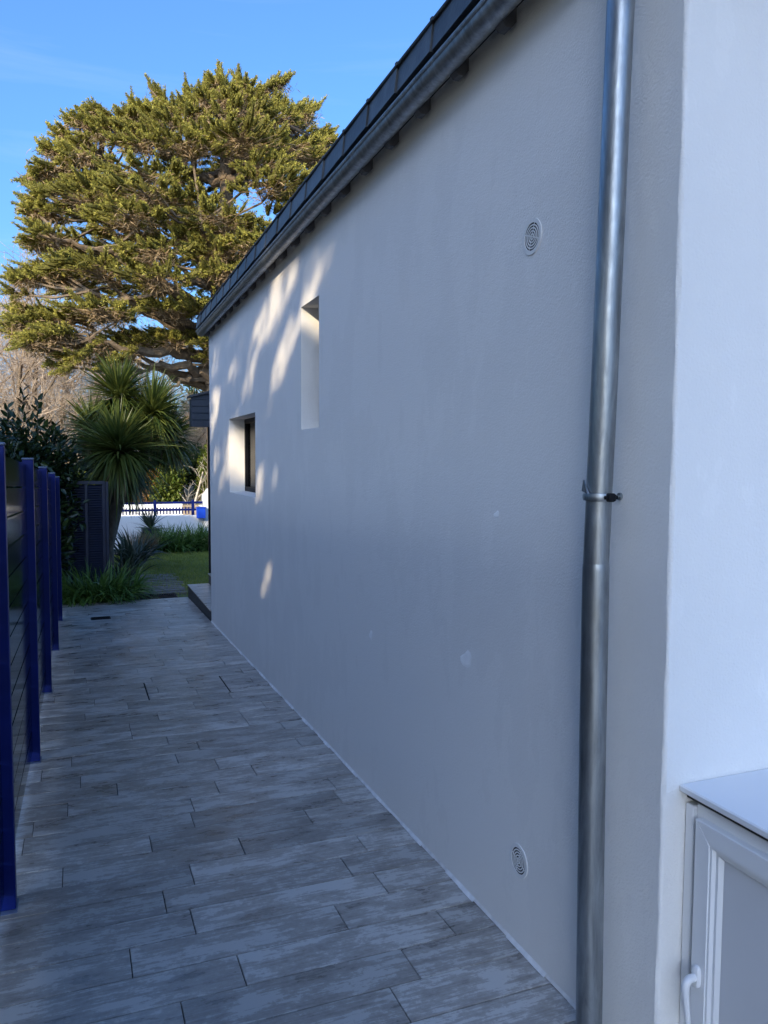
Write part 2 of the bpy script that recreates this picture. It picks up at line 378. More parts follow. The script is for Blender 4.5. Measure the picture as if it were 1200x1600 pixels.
for row in range(r0, r1):
    xr = W+.0 if Y0+(row+.5)*ROW > YC else 1.49
    J = sorted(seams.get(row, []))
    if not J:
        last = last+rr.uniform(.2, .57); J = [XL+(last % TL)]
    c = [J[0]]
    for j in J[1:]:
        if j-c[-1] > .12: c.append(j)
    while c[0]-TL > XL-.0: c.insert(0, c[0]-TL)
    k = 0
    while k < len(c):                       # fill gaps longer than a tile
        nxt = c[k+1] if k+1 < len(c) else xr
        if nxt-c[k] > TL+.03: c.insert(k+1, c[k]+TL)
        k += 1
    c = [XL]+[q for q in c if XL+.02 < q < xr-.02]+[xr]
    for a, b in zip(c[:-1], c[1:]):
        if row in cov_rows:
            for (p, q) in ((a, min(b, COVER[0]-.004)), (max(a, COVER[1]+.004), b)):
                if q-p > .02: tile_obj(p, q, row)
            p, q = max(a, COVER[0]+.004), min(b, COVER[1]-.004)
            if q-p > .02: cover_cuts.append((p, q, row))
        elif row == grate_row:
            for (p, q) in ((a, min(b, GRATE[0])), (max(a, GRATE[1]), b)):
                if q-p > .02: tile_obj(p, q, row)
        else: tile_obj(a, b, row)

te = MB(); te.quad((-.6, -14, .028), (9.5, -14, .028), (9.5, -1.61, .028), (-.6, -1.61, .028)); tag(te.build('bounce_terrace', MAT['bounce_terrace']), kind='structure')  # unseen slab added behind the camera to bounce warm sunlight onto the gable
# lawn with its grass, the soil of the beds, the road beyond the boundary
lawn = MB()
def sheet(mb, x0, x1, y0, y1, dz, n=1):
    for i in range(n):
        a = y0+(y1-y0)*i/n; b = y0+(y1-y0)*(i+1)/n
        mb.quad((x0, a, gz(a)+dz), (x1, a, gz(a)+dz), (x1, b, gz(b)+dz), (x0, b, gz(b)+dz))
sheet(lawn, -.2, 8, PATH_END+.004, 18.6, -.02); tag(lawn.build('lawn', MAT['turf']), kind='structure')
bd = MB(); sheet(bd, -6, -.21, 2, 20.3, -.03); sheet(bd, -.19, 8, 18.61, 20.3, -.01)
tag(bd.build('planting_bed', MAT['soil']), kind='structure')
road = MB(); zr = gz(24)-.055; road.quad((-60, 23.4, zr), (60, 23.4, zr), (60, 29.2, zr), (-60, 29.2, zr)); tag(road.build('road', MAT['road']), kind='structure')
n = 60000
gx = RNG.uniform(-.1, 4.5, n); gy = PATH_END+.03+RNG.random(n)**1.0*(18.7-PATH_END)
keep = ~((gx > .79) & (gx < 1.33) & (gy < PATH_END+.4)) & ~((gx > .78) & (gx < 1.62) & (gy < 14.6) & (RNG.random(n) < .86-.24*(gy-PATH_END)) & (gx < 1.5)); gx, gy = gx[keep], gy[keep]; n = len(gx)
P = np.stack([gx, gy, SLOPE*gy-.02], 1); D = norm(np.stack([RNG.normal(0, .45, n), RNG.normal(0, .45, n), np.ones(n)], 1))
V, Fq = blades(P, D, RNG.uniform(.03, .075, n), np.full(n, .007), RNG.uniform(.3, 1.2, n), 2)
tag(raw('grass', V, Fq, MAT['grass']), 'short green grass of the shaded lawn beyond the paving', 'grass', kind='stuff')
# worn strips of a garden path laid into the lawn
gp = MB(); sheet(gp, .80, 1.60, PATH_END+.37, 14.7, -.016); gpo = tag(gp.build('garden_path', MAT['soil']), kind='structure')
for i in range(11):
    y = PATH_END+.52+i*.235; l = random.uniform(-.09, .09)
    MB().box(.84+l, 1.56+l*.6, y-.075, y+.075, gz(y)-.03, gz(y)+.006+random.uniform(-.004, .004), .006).build('paving_strip', MAT['sleeper'], gpo)

# ================================================================== HOUSE
house = tag(empty('house', (W+3, 5.5, gz(5.5))), 'white rendered house with long shaded side wall, slate eave edge and zinc pipes', 'house')
def hp(o):                                  # parent while keeping world placement
    o.parent = house; o.matrix_parent_inverse = Matrix.Translation(house.location).inverted(); return o
WIN1 = (4.874, 5.307, 1.911, 2.75); WIN2 = (6.823, 8.085, 1.365, 2.115)
ZTOP = 3.40; DEP = .168
bm = MB(); R = .010
ysb = [YC+R, WIN1[0], WIN1[1], WIN2[0], WIN2[1], YF]; zsb = [-.35, WIN2[2], WIN1[2], WIN2[3], WIN1[3], ZTOP]
for i in range(5):
    for j in range(5):
        a, b, c, d = ysb[i], ysb[i+1], zsb[j], zsb[j+1]; my, mz = (a+b)/2, (c+d)/2
        if any(w[0] < my < w[1] and w[2] < mz < w[3] for w in (WIN1, WIN2)): continue
        bm.quad((W, b, c), (W, a, c), (W, a, d), (W, b, d))
for k, (a, b, c, d) in enumerate((WIN1, WIN2)):
    X = W+DEP
    bm.quad((W, a, c), (W, b, c), (X, b, c+.012), (X, a, c+.012)); bm.quad((W, b, d), (W, a, d), (X, a, d), (X, b, d))
    bm.quad((W, a, d), (W, a, c), (X, a, c), (X, a, d)); bm.quad((W, b, c), (W, b, d), (X, b, d), (X, b, c))
# rounded, slightly uneven plaster corner and the gable end
NZ = 150; GT = 5.6
def wob(z): return .0008*math.sin(z*9.1)+.0007*math.sin(z*23.7+1)+.0008*math.sin(z*61+2)+random.uniform(-.0005, .0005)
zz = [-.35+(ZTOP+.35)*i/NZ for i in range(NZ+1)]; base = len(bm.v); NC = 5
for z in zz:
    w = wob(z)
    for k in range(NC):
        a = math.pi/2*k/(NC-1); bm.v.append((W+R-R*math.cos(a)+(w if 0 < k < NC-1 else 0), YC+R-R*math.sin(a)+(w if 0 < k < NC-1 else 0), z))
for i in range(NZ):
    for k in range(NC-1): q = base+i*NC+k; bm.f.append((q, q+1, q+NC+1, q+NC))
bm.quad((W+R, YC, -.35), (W+8, YC, -.35), (W+8, YC, ZTOP), (W+R, YC, ZTOP))
bm.v += [(W, YC, ZTOP), (W+8, YC, ZTOP), (W+4, YC, ZTOP+1.9)]; k = len(bm.v); bm.f.append((k-3, k-2, k-1))
bm.quad((W+8, YF, -.35), (W, YF, -.35), (W, YF, ZTOP), (W+8, YF, ZTOP)); bm.quad((W+8, YC, -.35), (W+8, YF, -.35), (W+8, YF, ZTOP), (W+8, YC, ZTOP))
bm.v += [(W+8, YF, ZTOP), (W, YF, ZTOP), (W+4, YF, ZTOP+1.9)]; k = len(bm.v); bm.f.append((k-3, k-2, k-1))
wallo = hp(bm.build('wall', MAT['plaster'], smooth=True))
# windows
def window(w, label):
    a, b, c, d = w; X = W+DEP
    f = MB(); t = .045
    for (p, q, r_, s_) in ((a, b, c+.012, c+.012+t), (a, b, d-t, d), (a, a+t, c+.012+t, d-t), (b-t, b, c+.012+t, d-t)): f.box(X-.012, X+.05, p+.001, q-.001, r_, s_, .003)
    fo = hp(f.build('window', MAT['black'])); fo['label'] = label
    g = MB().box(X+.015, X+.028, a+t, b-t, c+.012+t, d-t).build('pane', MAT['glass'], fo); return fo
window(WIN1, 'narrow tall window set deep in the wall'); window(WIN2, 'wide low dark window near the far corner')
# thin line of white sealant along the foot of the wall
sl = MB()
m = 60
for i in range(m):
    a = YC+.02+(YF-YC-.02)*i/m; b = YC+.02+(YF-YC-.02)*(i+1)/m
    wa, wb = .010+.004*math.sin(i*1.7)+random.uniform(-.002, .002), .010
    sl.quad((W-wa, a, gz(a)+.003), (W-wa, b, gz(b)+.003), (W-.001, b, gz(b)+.016), (W-.001, a, gz(a)+.016))
hp(sl.build('sealant_joint', MAT['sealant']))
for (y, z, r_) in ((2.79, .895, .030), (3.90, .76, .018), (2.56, 1.50, .012)):  # small sun flecks on the wall, painted as thin pale patches
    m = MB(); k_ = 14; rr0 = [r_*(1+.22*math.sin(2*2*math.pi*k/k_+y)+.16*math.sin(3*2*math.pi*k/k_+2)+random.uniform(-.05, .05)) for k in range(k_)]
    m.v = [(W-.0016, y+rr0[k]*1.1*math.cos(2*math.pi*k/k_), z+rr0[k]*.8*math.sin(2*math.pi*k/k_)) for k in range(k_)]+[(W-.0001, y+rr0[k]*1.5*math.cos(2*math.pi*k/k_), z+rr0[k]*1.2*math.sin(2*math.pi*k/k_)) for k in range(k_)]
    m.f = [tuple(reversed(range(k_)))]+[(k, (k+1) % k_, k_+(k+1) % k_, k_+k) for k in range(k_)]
    hp(m.build('sun_fleck_patch', MAT['sun_fleck']))['label'] = 'small sun fleck painted pale on the side wall'
# eave: soffit, rafter tails, gutter, row of slates, roof
EY0, EY1 = 1.25, YF+.05
def ez(y): return 3.215-.0115*(y-2.3)       # underside of the gutter
GX = W-.085; GR = .050
g = MB(); pts = []
prof = [(GX-GR*math.cos(a), GR*(1-math.sin(a))) for a in [math.pi*k/12 for k in range(13)]]
prof += [(x_*.0+GX+(GR-.004)*math.cos(a), GR*(1-math.sin(a))+.003+.0) for a, x_ in [(math.pi*k/12, 0) for k in range(13)]]
ny = 24; m = len(prof)
for i in range(ny+1):
    y = EY0+(EY1-EY0)*i/ny
    for (x, z) in prof: g.v.append((x, y, ez(y)+z))
for i in range(ny):
    for k in range(m): k2 = (k+1) % m; g.f.append((i*m+k, (i+1)*m+k, (i+1)*m+k2, i*m+k2))
g.f.append(tuple(range(m))); g.f.append(tuple(ny*m+k for k in reversed(range(m))))
gut = hp(g.build('gutter', MAT['zinc_gutter'], smooth=True))
MB().tube([(GX-GR-.002, EY0, ez(EY0)+GR+.001), (GX-GR-.002, EY1, ez(EY1)+GR+.001)], .0085, 8).build('rolled_edge', MAT['zinc_gutter'], gut, True)
so = MB(); so.v += [(W-.085, EY0, ez(EY0)+.075), (W-.085, EY1, ez(EY1)+.075), (W+.02, EY1, ez(EY1)+.060), (W+.02, EY0, ez(EY0)+.060)]; so.f.append((0, 1, 2, 3))
hp(so.build('soffit', MAT['darkwood']))
y = 2.494-.357*3
while y < EY1-.1:
    z = ez(y)
    b = MB().prism([(W-.080, z+.078), (W-.060, z+.004), (W-.046, z-.010), (W-.022, z-.010), (W-.002, z+.014), (W-.002, z+.070)], y-.024, y+.024)
    hp(b.build('rafter_end', MAT['rafter']))
    y += .357
SX0, SX1 = W-.140, W-.118
y = 2.878-.3625*4; k = 0
while y < EY1-.02:
    y2 = min(y+.3625, EY1+.02); b = MB(); d = random.uniform(-.0015, .0015)
    z0, z1 = ez(y)+.085, ez(y)+.200
    q = -.007; b.v += [(SX0+d+q, y+.004, z0), (SX1+d+q, y+.004, z0), (SX1+.012+d+q, y+.004, z1), (SX0+.012+d+q, y+.004, z1), (SX0+d, y2-.004, z0-.004), (SX1+d, y2-.004, z0-.004), (SX1+.012+d, y2-.004, z1-.004), (SX0+.012+d, y2-.004, z1-.004)]
    b.f += [(0, 1, 2, 3), (7, 6, 5, 4), (4, 5, 1, 0), (5, 6, 2, 1), (6, 7, 3, 2), (7, 4, 0, 3)]
    s = hp(b.build('fascia_slate', MAT['eave_slate']))
    MB().tube([(SX0+.006, y+.0, z1+.001), (SX0+.006, y2-.012, z1-.003)], .009, 8).build('ridge_bead', MAT['slate'], s, True)
    MB().box(SX0-.004, SX0+.018, y-.010, y+.012, z1-.006, z1+.014, .003).build('bead_clip', MAT['slate'], s)
    y += .3625
rf = MB()
rf.quad((SX1, EY0, ez(EY0)+.19), (W+4, EY0, ZTOP+1.98), (W+4, EY1, ZTOP+1.9), (SX1, EY1, ez(EY1)+.19)); rf.quad((W+4, EY0, ZTOP+1.98), (W+8.2, EY0, ez(EY0)+.15), (W+8.2, EY1, ez(EY1)+.15), (W+4, EY1, ZTOP+1.9))
hp(rf.build('roof', MAT['slate']))
# downpipe
PX_ = W-.078; PR = .0365
dp = MB().tube([(PX_, 1.795, 3.225), (PX_, 1.799, 2.933), (PX_, 1.832, 1.882), (PX_, 1.843, 1.602), (PX_, 1.850, 1.405)], PR, 28).build('downpipe', MAT['zinc'], None, True); hp(dp)
MB().tube([(PX_, 1.850, 1.408), (PX_, 1.8495, 1.398), (PX_, 1.8495, 1.39), (PX_, 1.846, .905), (PX_, 1.832, .039), (PX_, 1.831, gz(1.83)-.002)], [PR+.0004, PR+.0014, PR+.0016, PR+.0016, PR+.0016, PR+.0016], 28).build('pipe_lower_length', MAT['zinc'], dp, True)
yc, zc = 1.843, 1.600
cb = MB(); prof = [(PR+.001, -.011), (PR+.007, -.010), (PR+.0085, -.004), (PR+.0085, .004), (PR+.007, .010), (PR+.001, .011)]
nn = 28
for k in range(nn):
    a = 2*math.pi*k/nn
    for (r_, z) in prof: cb.v.append((PX_+r_*math.cos(a), yc+r_*math.sin(a), zc+z))
for k in range(nn):
    for j in range(5): k2 = (k+1) % nn; cb.f.append((k*6+j, k2*6+j, k2*6+j+1, k*6+j+1))
cb.build('pipe_clamp', MAT['zinc'], dp, True)
ws = MB().tube([(PX_+.03, yc+.004, zc), (W, yc+.004, zc)], .005, 10); ws.tube([(W-.006, yc+.004, zc), (W-.0005, yc+.004, zc)], .011, 14); ws.build('wall_stud', MAT['zinc'], dp, True)
bo = MB().box(PX_-.008, PX_+.016, yc-.060, yc-.036, zc-.012, zc+.012, .004); bo.tube([(PX_-.016, yc-.049, zc), (PX_+.024, yc-.049, zc)], .006, 6); bo.build('clamp_bolt', MAT['black'], dp)
tb = MB(); A = Vector((PX_-PR*.75, yc+.012, zc+.012))
tb.v += [tuple(A+Vector(q)) for q in ((-.012, .016, .004), (-.020, -.022, -.002), (-.014, .006, .036), (-.006, .018, .004), (-.012, -.022, -.002), (-.009, .008, .036))]
tb.f += [(0, 1, 2), (5, 4, 3), (0, 3, 4, 1), (1, 4, 5, 2), (2, 5, 3, 0)]; tb.build('bent_metal_tab', MAT['zinc'], dp)
# round ventilation grilles
def grille(y, z, label):
    o = MB(); nn = 40
    def ring(ri, ro, x0, x1):
        b = len(o.v)
        for k in range(nn):
            a = 2*math.pi*k/nn; c, s_ = math.cos(a), math.sin(a)
            for (r_, x) in ((ri, x0), (ro, x0), (ro, x1), (ri, x1)): o.v.append((W-x, y+r_*c, z+r_*s_))
        for k in range(nn):
            k2 = (k+1) % nn
            for j in range(4): j2 = (j+1) % 4; o.f.append((b+k*4+j, b+k*4+j2, b+k2*4+j2, b+k2*4+j))
    ring(.0465, .060, -.004, .0034)
    for q in range(4): ring(.0070+q*.0098, .0118+q*.0098, .0014, .0024)
    MBs = o
    for a in (.35, .35+math.pi/2, .35+math.pi, .35+1.5*math.pi):
        c, s_ = math.cos(a), math.sin(a)
        p = [(y+r_*c+q*s_*.0022, z+r_*s_-q*c*.0022) for r_, q in ((.0, 1), (.048, 1), (.048, -1), (.0, -1))]
        b = len(o.v); o.v += [(W-.0026, *t_) for t_ in p]; o.f.append((b+3, b+2, b+1, b))
    go = hp(o.build('vent_grille', MAT['whitewall'])); go['label'] = label
    disc = MB(); disc.v = [(W-.0012, y+.0465*math.cos(2*math.pi*k/32), z+.0465*math.sin(2*math.pi*k/32)) for k in range(32)]; disc.f = [tuple(reversed(range(32)))]
    disc.build('vent_opening', MAT['black'], go)
    return go
grille(2.345, 2.462, 'upper round vent with concentric rings'); grille(2.362, .262, 'lower round vent with concentric rings')
# steps and porch at the far end
def step(x0, z0, z1, y0, y1, label=None):
    s = hp(MB().box(x0+.006, W+4, y0+.006, y1, z0, z1-.014).build('step', MAT['slate']))
    n_ = 5; L = (y1-y0)/n_
    for i in range(n_): MB().box(x0-.004, x0+.42, y0+i*L+.0015, y0+(i+1)*L-.0015, z1-.0135, z1, .002).build('step_tile', MAT['tile'], s)
step(W+.004, -.36, -.118, YF+.10, 11.56); step(W+.30, -.118, .030, YF+.10, 11.56)
pr_ = hp(MB().prism([(1.56, 2.18), (4.2, 2.18), (4.2, 3.25), (1.565, 2.585)], 11.70, 11.95).build('porch', MAT['clad']))
for i in range(4):
    z0, z1 = 2.175+i*.10, 2.175+(i+1)*.10-.006
    MB().box(1.552, 4.2, 11.672, 11.698, z0, z1, .003).build('fascia_board', MAT['clad'], pr_)
tri = MB().prism([(1.552, 2.575), (4.2, 2.575), (4.2, 3.27), (1.552, 2.60)], 11.676, 11.697); tri.build('sloped_board', MAT['clad'], pr_)
tr2 = MB().prism([(1.535, 2.600), (4.2, 3.272), (4.2, 3.31), (1.535, 2.632)], 11.64, 12.0); tr2.build('porch_roof', MAT['slate'], pr_)
MB().box(1.800, 1.85, 11.75, 11.80, -.35, 2.18, .004).build('porch_post', MAT['black'], pr_)
MB().box(1.797, 1.853, 11.747, 11.803, .34, .38, .004).build('post_collar', MAT['black'], pr_)

# low white annexe below the gable with its hatch
ann = tag(empty('low_annexe', (1.9, .8, 0)), 'low white annexe with flat top and small panelled hatch below the gable wall', 'annexe')
def ap(o): o.parent = ann; o.matrix_parent_inverse = Matrix.Translation(ann.location).inverted(); return o
FX = 1.53
a = MB(); a.box(FX+.045, 3.6, -1.2, YC-.002, -.2, .800); ap(a.build('wall', MAT['plaster']))
a = MB(); a.box(1.507, 3.62, -1.22, YC-.001, .806, .826, .004); ap(a.build('top_slab', MAT['pvc']))
a = MB(); a.box(FX+.005, FX+.05, -.5, YC-.002, .786, .8055); ap(a.build('gasket', MAT['grout']))
fr = MB()
fr.box(FX, FX+.045, 1.604, YC-.002, -.06, .772, .003); fr.box(FX+.010, FX+.045, .60, 1.6035, .735, .784, .003); fr.box(FX, FX+.045, .565, .5995, -.06, .784, .003)
hatch = ap(fr.build('hatch_frame', MAT['pvc'])); hatch['label'] = 'white plastic hatch frame'
# mitred sash
sa = MB(); x0, x1 = FX-.014, FX+.03; yo0, yo1, zo0, zo1 = .61, 1.582, .0, .752; sw = .052
O = [(yo0, zo0), (yo1, zo0), (yo1, zo1), (yo0, zo1)]; I = [(yo0+sw, zo0+sw), (yo1-sw, zo0+sw), (yo1-sw, zo1-sw), (yo0+sw, zo1-sw)]
for k in range(4):
    k2 = (k+1) % 4; q = sa
    cx = (O[k][0]+O[k2][0]+I[k][0]+I[k2][0])/4; cz = (O[k][1]+O[k2][1]+I[k][1]+I[k2][1])/4
    P4 = [O[k], O[k2], I[k2], I[k]]
    rail = MB(); e = .0006; b_ = .003
    mv = lambda p, s: (cx+(p[0]-cx)*(1-s/.5 if abs(p[0]-cx) > .2 else 1-s/.03), cz+(p[1]-cz)*(1-s/.4 if abs(p[1]-cz) > .2 else 1-s/.03))
    dn = Vector((O[k2][0]-O[k][0], O[k2][1]-O[k][1])).normalized()
    P4 = [(P4[0][0]+dn.x*e, P4[0][1]+dn.y*e), (P4[1][0]-dn.x*e, P4[1][1]-dn.y*e), (P4[2][0]-dn.x*e, P4[2][1]-dn.y*e), (P4[3][0]+dn.x*e, P4[3][1]+dn.y*e)]
    Pi = [mv(p, .0022) for p in P4]
    rail.v = [(x1, *p) for p in P4]+[(x0+.003, *p) for p in P4]+[(x0, *p) for p in Pi]
    for j in range(4):
        j2 = (j+1) % 4; rail.f += [(j, j2, 4+j2, 4+j), (4+j, 4+j2, 8+j2, 8+j)]
    rail.f.append((8, 9, 10, 11))
    rail.build('sash_rail', MAT['pvc'], hatch)
be = MB(); t_ = .030
iy0, iy1, iz0, iz1 = yo0+sw, yo1-sw, zo0+sw, zo1-sw
steps_ = [(0, x0+.003), (.006, x0+.003), (.012, x0+.012), (.020, x0+.012), (.030, x0+.022)]
for (p, xa), (q, xb) in zip(steps_[:-1], steps_[1:]):
    A = [(iy0+p, iz0+p), (iy1-p, iz0+p), (iy1-p, iz1-p), (iy0+p, iz1-p)]; B = [(iy0+q, iz0+q), (iy1-q, iz0+q), (iy1-q, iz1-q), (iy0+q, iz1-q)]
    for k in range(4): k2 = (k+1) % 4; be.quad((xa, *A[k]), (xb, *B[k]), (xb, *B[k2]), (xa, *A[k2]))
be.build('glazing_bead', MAT['pvc'], hatch)
MB().box(x0+.0225, x0+.035, iy0+.02, iy1-.02, iz0+.02, iz1-.02).build('infill_panel', MAT['pvc_panel'], hatch)
hd = MB(); hy, hz = 1.556, .330
def oval(mb, x0, x1, yc, zc, ry, rz, n=20, b=.003):
    base = len(mb.v)
    for (x, s) in ((x1, 1), (x0+b, 1), (x0, .86)):
        for k in range(n): a = 2*math.pi*k/n; mb.v.append((x, yc+ry*s*math.copysign(abs(math.cos(a))**.6, math.cos(a)), zc+rz*s*math.copysign(abs(math.sin(a))**.6, math.sin(a))))
    for r_ in range(2):
        for k in range(n): k2 = (k+1) % n; mb.f.append((base+r_*n+k, base+r_*n+k2, base+(r_+1)*n+k2, base+(r_+1)*n+k))
    mb.f.append(tuple(base+2*n+k for k in range(n)))
oval(hd, x0-.012, x0-.0002, hy, hz, .0125, .030)
hd.tube([(x0-.010, hy, hz), (x0-.030, hy, hz-.002), (x0-.038, hy, hz-.010), (x0-.041, hy, hz-.024), (x0-.040, hy-.003, hz-.055), (x0-.037, hy-.006, hz-.09), (x0-.036, hy-.008, hz-.118), (x0-.036, hy-.008, hz-.126)], [.0105, .0105, .011, .011, .0095, .0085, .0082, .004], 14)
hd.build('handle', MAT['pvc'], hatch, True)

# ================================================================== FENCE
fence = tag(empty('fence', (-.27, 4.2, gz(4.2))), 'blue posted fence with glossy dark horizontal boards along the paving', 'fence')
def fp(o): o.parent = fence; o.matrix_parent_inverse = Matrix.Translation(fence.location).inverted(); return o
posts = [(-.290, -.15, 1.90), (-.285, 1.58, 1.87), (-.291, 3.336, 1.835), (-.275, 5.084, 1.822), (-.258, 6.732, 1.797), (-.241, 8.398, 1.765), (-.238, 10.16, 1.735)]
PH = .030
for x, y, h in posts:
    z = gz(y); p = fp(MB().box(x-PH, x+PH, y-PH, y+PH, z+.004, z+h, .003).build('post', MAT['blue']))
    MB().box(x-PH-.003, x+PH+.003, y-PH-.003, y+PH+.003, z+h, z+h+.012, .004).build('post_cap', MAT['cap'], p)
    MB().box(x-.055, x+.036, y-.055, y+.055, z+.0008, z+.0038).build('base_plate', MAT['cap'], p)
for (xa, ya, ha), (xb, yb, hb) in zip(posts[:-1], posts[1:]):
    za, zb = gz(ya), gz(yb); top = 1.80+.0
    for k in range(13):
        z0 = .075+k*.1335; z1 = z0+.1335-(.009 if k % 3 else .012); m = MB()
        if k == 12: z1 = z0+.134
        ja = random.uniform(-.0015, .0015); jb = random.uniform(-.0015, .0015)
        ca = min(ha-.03, z1) if k == 12 else z1
        x0a, x0b = xa-.018, xb-.018
        a0, b0 = ya+PH+.002, yb-PH-.002; tt = .009
        s = 1.0-.0
        sa_, sb_ = ha/1.835, hb/1.835
        m.v = [(x0a-tt+ja, a0, za+z0*sa_), (x0a+tt+ja, a0, za+z0*sa_), (x0b+tt+jb, b0, zb+z0*sb_), (x0b-tt+jb, b0, zb+z0*sb_), (x0a-tt+ja, a0, za+z1*sa_), (x0a+tt+ja, a0, za+z1*sa_), (x0b+tt+jb, b0, zb+z1*sb_), (x0b-tt+jb, b0, zb+z1*sb_)]
        m.f = [(3, 2, 1, 0), (4, 5, 6, 7), (0, 1, 5, 4), (1, 2, 6, 5), (2, 3, 7, 6), (3, 0, 4, 7)]
        fp(m.build('board', MAT['board']))

# ================================================================== SMALL THINGS IN THE PAVING
cvy0 = Y0+cov_rows[0]*ROW; cvy1 = cvy0+3*ROW
cv = tag(empty('inspection_cover', (.79, (cvy0+cvy1)/2, gz(6.3))), 'square tiled inspection cover set flush into the paving', 'cover')
cf = MB()
for (p, q, r_, s_) in ((COVER[0]-.004, COVER[0]+.003, cvy0, cvy1), (COVER[1]-.003, COVER[1]+.004, cvy0, cvy1)): cf.quad((p, r_, gz(r_)-.0015), (q, r_, gz(r_)-.0015), (q, s_, gz(s_)-.0015), (p, s_, gz(s_)-.0015))
o = cf.build('frame', MAT['black'], cv); o.matrix_parent_inverse = Matrix.Translation(cv.location).inverted()
for (p, q, row) in cover_cuts:
    o = tile_obj(p, q, row, 'tile', cv, 0, .0004)
    if o: o.matrix_parent_inverse = Matrix.Translation(cv.location).inverted()
def grate(name, x0, x1, y0, y1, nb, label, along):
    o = empty(name, ((x0+x1)/2, (y0+y1)/2, gz((y0+y1)/2))); tag(o, label, 'drain'); inv = Matrix.Translation(o.location).inverted()
    zc = gz((y0+y1)/2)
    f = MB(); t = .012
    for (p, q, r_, s_) in ((x0, x1, y0, y0+t), (x0, x1, y1-t, y1), (x0, x0+t, y0+t, y1-t), (x1-t, x1, y0+t, y1-t)): f.box(p, q, r_, s_, zc-.02, zc+.0035, .001)
    a = f.build('frame', MAT['black'], o); a.matrix_parent_inverse = inv
    a = MB().box(x0+t, x1-t, y0+t, y1-t, zc-.030, zc-.016).build('tray', MAT['black'], o); a.matrix_parent_inverse = inv
    for k in range(nb):
        if along == 'x': b = x0+t+(x1-x0-2*t)*(k+.5)/nb; c = MB().box(b-.005, b+.005, y0+t, y1-t, zc-.015, zc+.001)
        else: b = y0+t+(y1-y0-2*t)*(k+.5)/nb; c = MB().box(x0+t, x1-t, b-.005, b+.005, zc-.015, zc+.001)
        a = c.build('bar', MAT['black'], o); a.matrix_parent_inverse = inv
gy0 = Y0+grate_row*ROW
grate('drain_grate', GRATE[0]+.003, GRATE[1]-.003, gy0+.002, gy0+ROW-.002, 7, 'small dark drain grate in the paving near the leafy clump', 'y')
grate('channel_drain', .80, 1.32, PATH_END+.006, PATH_END+.36, 20, 'long dark channel drain where paving meets the lawn', 'x')

# ================================================================== LOUVRED SCREEN
LY = 12.3
ls = tag(empty('louvred_screen', (.13, LY, gz(LY))), 'dark navy louvred screen standing behind the leafy clump', 'screen')
li = Matrix.Translation(ls.location).inverted()
def lp(o): o.parent = ls; o.matrix_parent_inverse = li; return o
zb = gz(LY)+.02; zt = 1.325
f = MB()
for (p, q) in ((-.17, -.125), (.085, .125), (.325, .37)): f.box(p, q, LY-.02, LY+.02, zb, zt, .003)
lp(f.build('frame', MAT['navy']))
f = MB(); f.box(-.17, .37, LY-.024, LY+.024, zt, zt+.05, .003); f.box(-.125, .085, LY-.02, LY+.02, zb, zb+.06); f.box(.125, .325, LY-.02, LY+.02, zb, zb+.06); lp(f.build('rails', MAT['navy']))
lp(MB().box(.371, .415, LY-.03, LY+.03, zb-.05, zt+.04, .004).build('post', MAT['navy']))
sl_me = {}
for (p, q) in ((-.125, .085), (.125, .325)):
    z = zb+.075
    L = round(q-p, 3)
    if L not in sl_me:
        m = MB(); m.v = [(0, -.018, -.014), (L, -.018, -.014), (L, .018, .014), (0, .018, .014), (0, -.018, -.007), (L, -.018, -.007), (L, .018, .021), (0, .018, .021)]
        m.f = [(3, 2, 1, 0), (4, 5, 6, 7), (0, 1, 5, 4), (1, 2, 6, 5), (2, 3, 7, 6), (3, 0, 4, 7)]; sl_me[L] = m.mesh('louvre_slat', MAT['navy'])
    while z < zt-.02:
        s = link('louvre_slat', sl_me[L], ls); s.matrix_parent_inverse = li; s.location = (p, LY, z); z += .036

# ================================================================== PLANTS
def clump(name, label, cat, c, n, L, Wd, mat, spread=.12, group=None, lean=.55, droop=1.5, seed=1, squash=(1, 1)):
    rng = np.random.default_rng(seed)
    root = tag(empty(name, c), label, cat, group)
    a = rng.uniform(0, 2*math.pi, n); r = spread*np.sqrt(rng.random(n))
    P = np.stack([np.cos(a)*r*squash[0], np.sin(a)*r*squash[1], np.zeros(n)], 1)
    a2 = a+rng.normal(0, .7, n); ln = np.abs(rng.normal(0, lean, n))+.08
    D = norm(np.stack([np.cos(a2)*ln, np.sin(a2)*ln, np.ones(n)], 1))
    V, Fq = blades(P, D, rng.uniform(.6, 1.1, n)*L, rng.uniform(.7, 1.2, n)*Wd, rng.uniform(.5, 1.5, n)*droop, 6, rng)
    V[:, 2] = np.maximum(V[:, 2], .004)
    raw('leaves', V, Fq, mat, root); return root
clump('leafy_clump', 'dark green strap leaved clump at the end of the paving below the louvred screen', 'plant', (.20, 11.75, gz(11.75)), 800, .62, .030, MAT['strap'], .44, squash=(1.25, .7), lean=.8, droop=1.9, seed=3)
sib = 'strap leaved clumps in the bed before the white wall'
for k, (x, y) in enumerate(((1.72, 19.0), (2.15, 18.95), (2.55, 19.15), (2.98, 19.0), (3.4, 19.1), (1.95, 19.5), (2.75, 19.6))):
    clump('strap_leaved_plant', 'green strap leaved clump in the row before the low white wall', 'plant', (x, y, gz(y)), 260, .72, .034, MAT['strap'], .24, sib, lean=.6, droop=1.7, seed=20+k)
clump('dry_grass_clump', 'brown withered grass clump left of the green strap leaved row', 'plant', (1.28, 18.2, gz(18.2)), 600, .58, .012, MAT['straw'], .28, lean=.3, droop=.5, seed=41)
clump('flax_plant', 'blue green flax with long arching leaves below the spiky tree', 'plant', (.95, 15.9, gz(15.9)), 150, .95, .042, MAT['flax'], .18, lean=.55, droop=1.6, seed=44, squash=(1.2, 1))
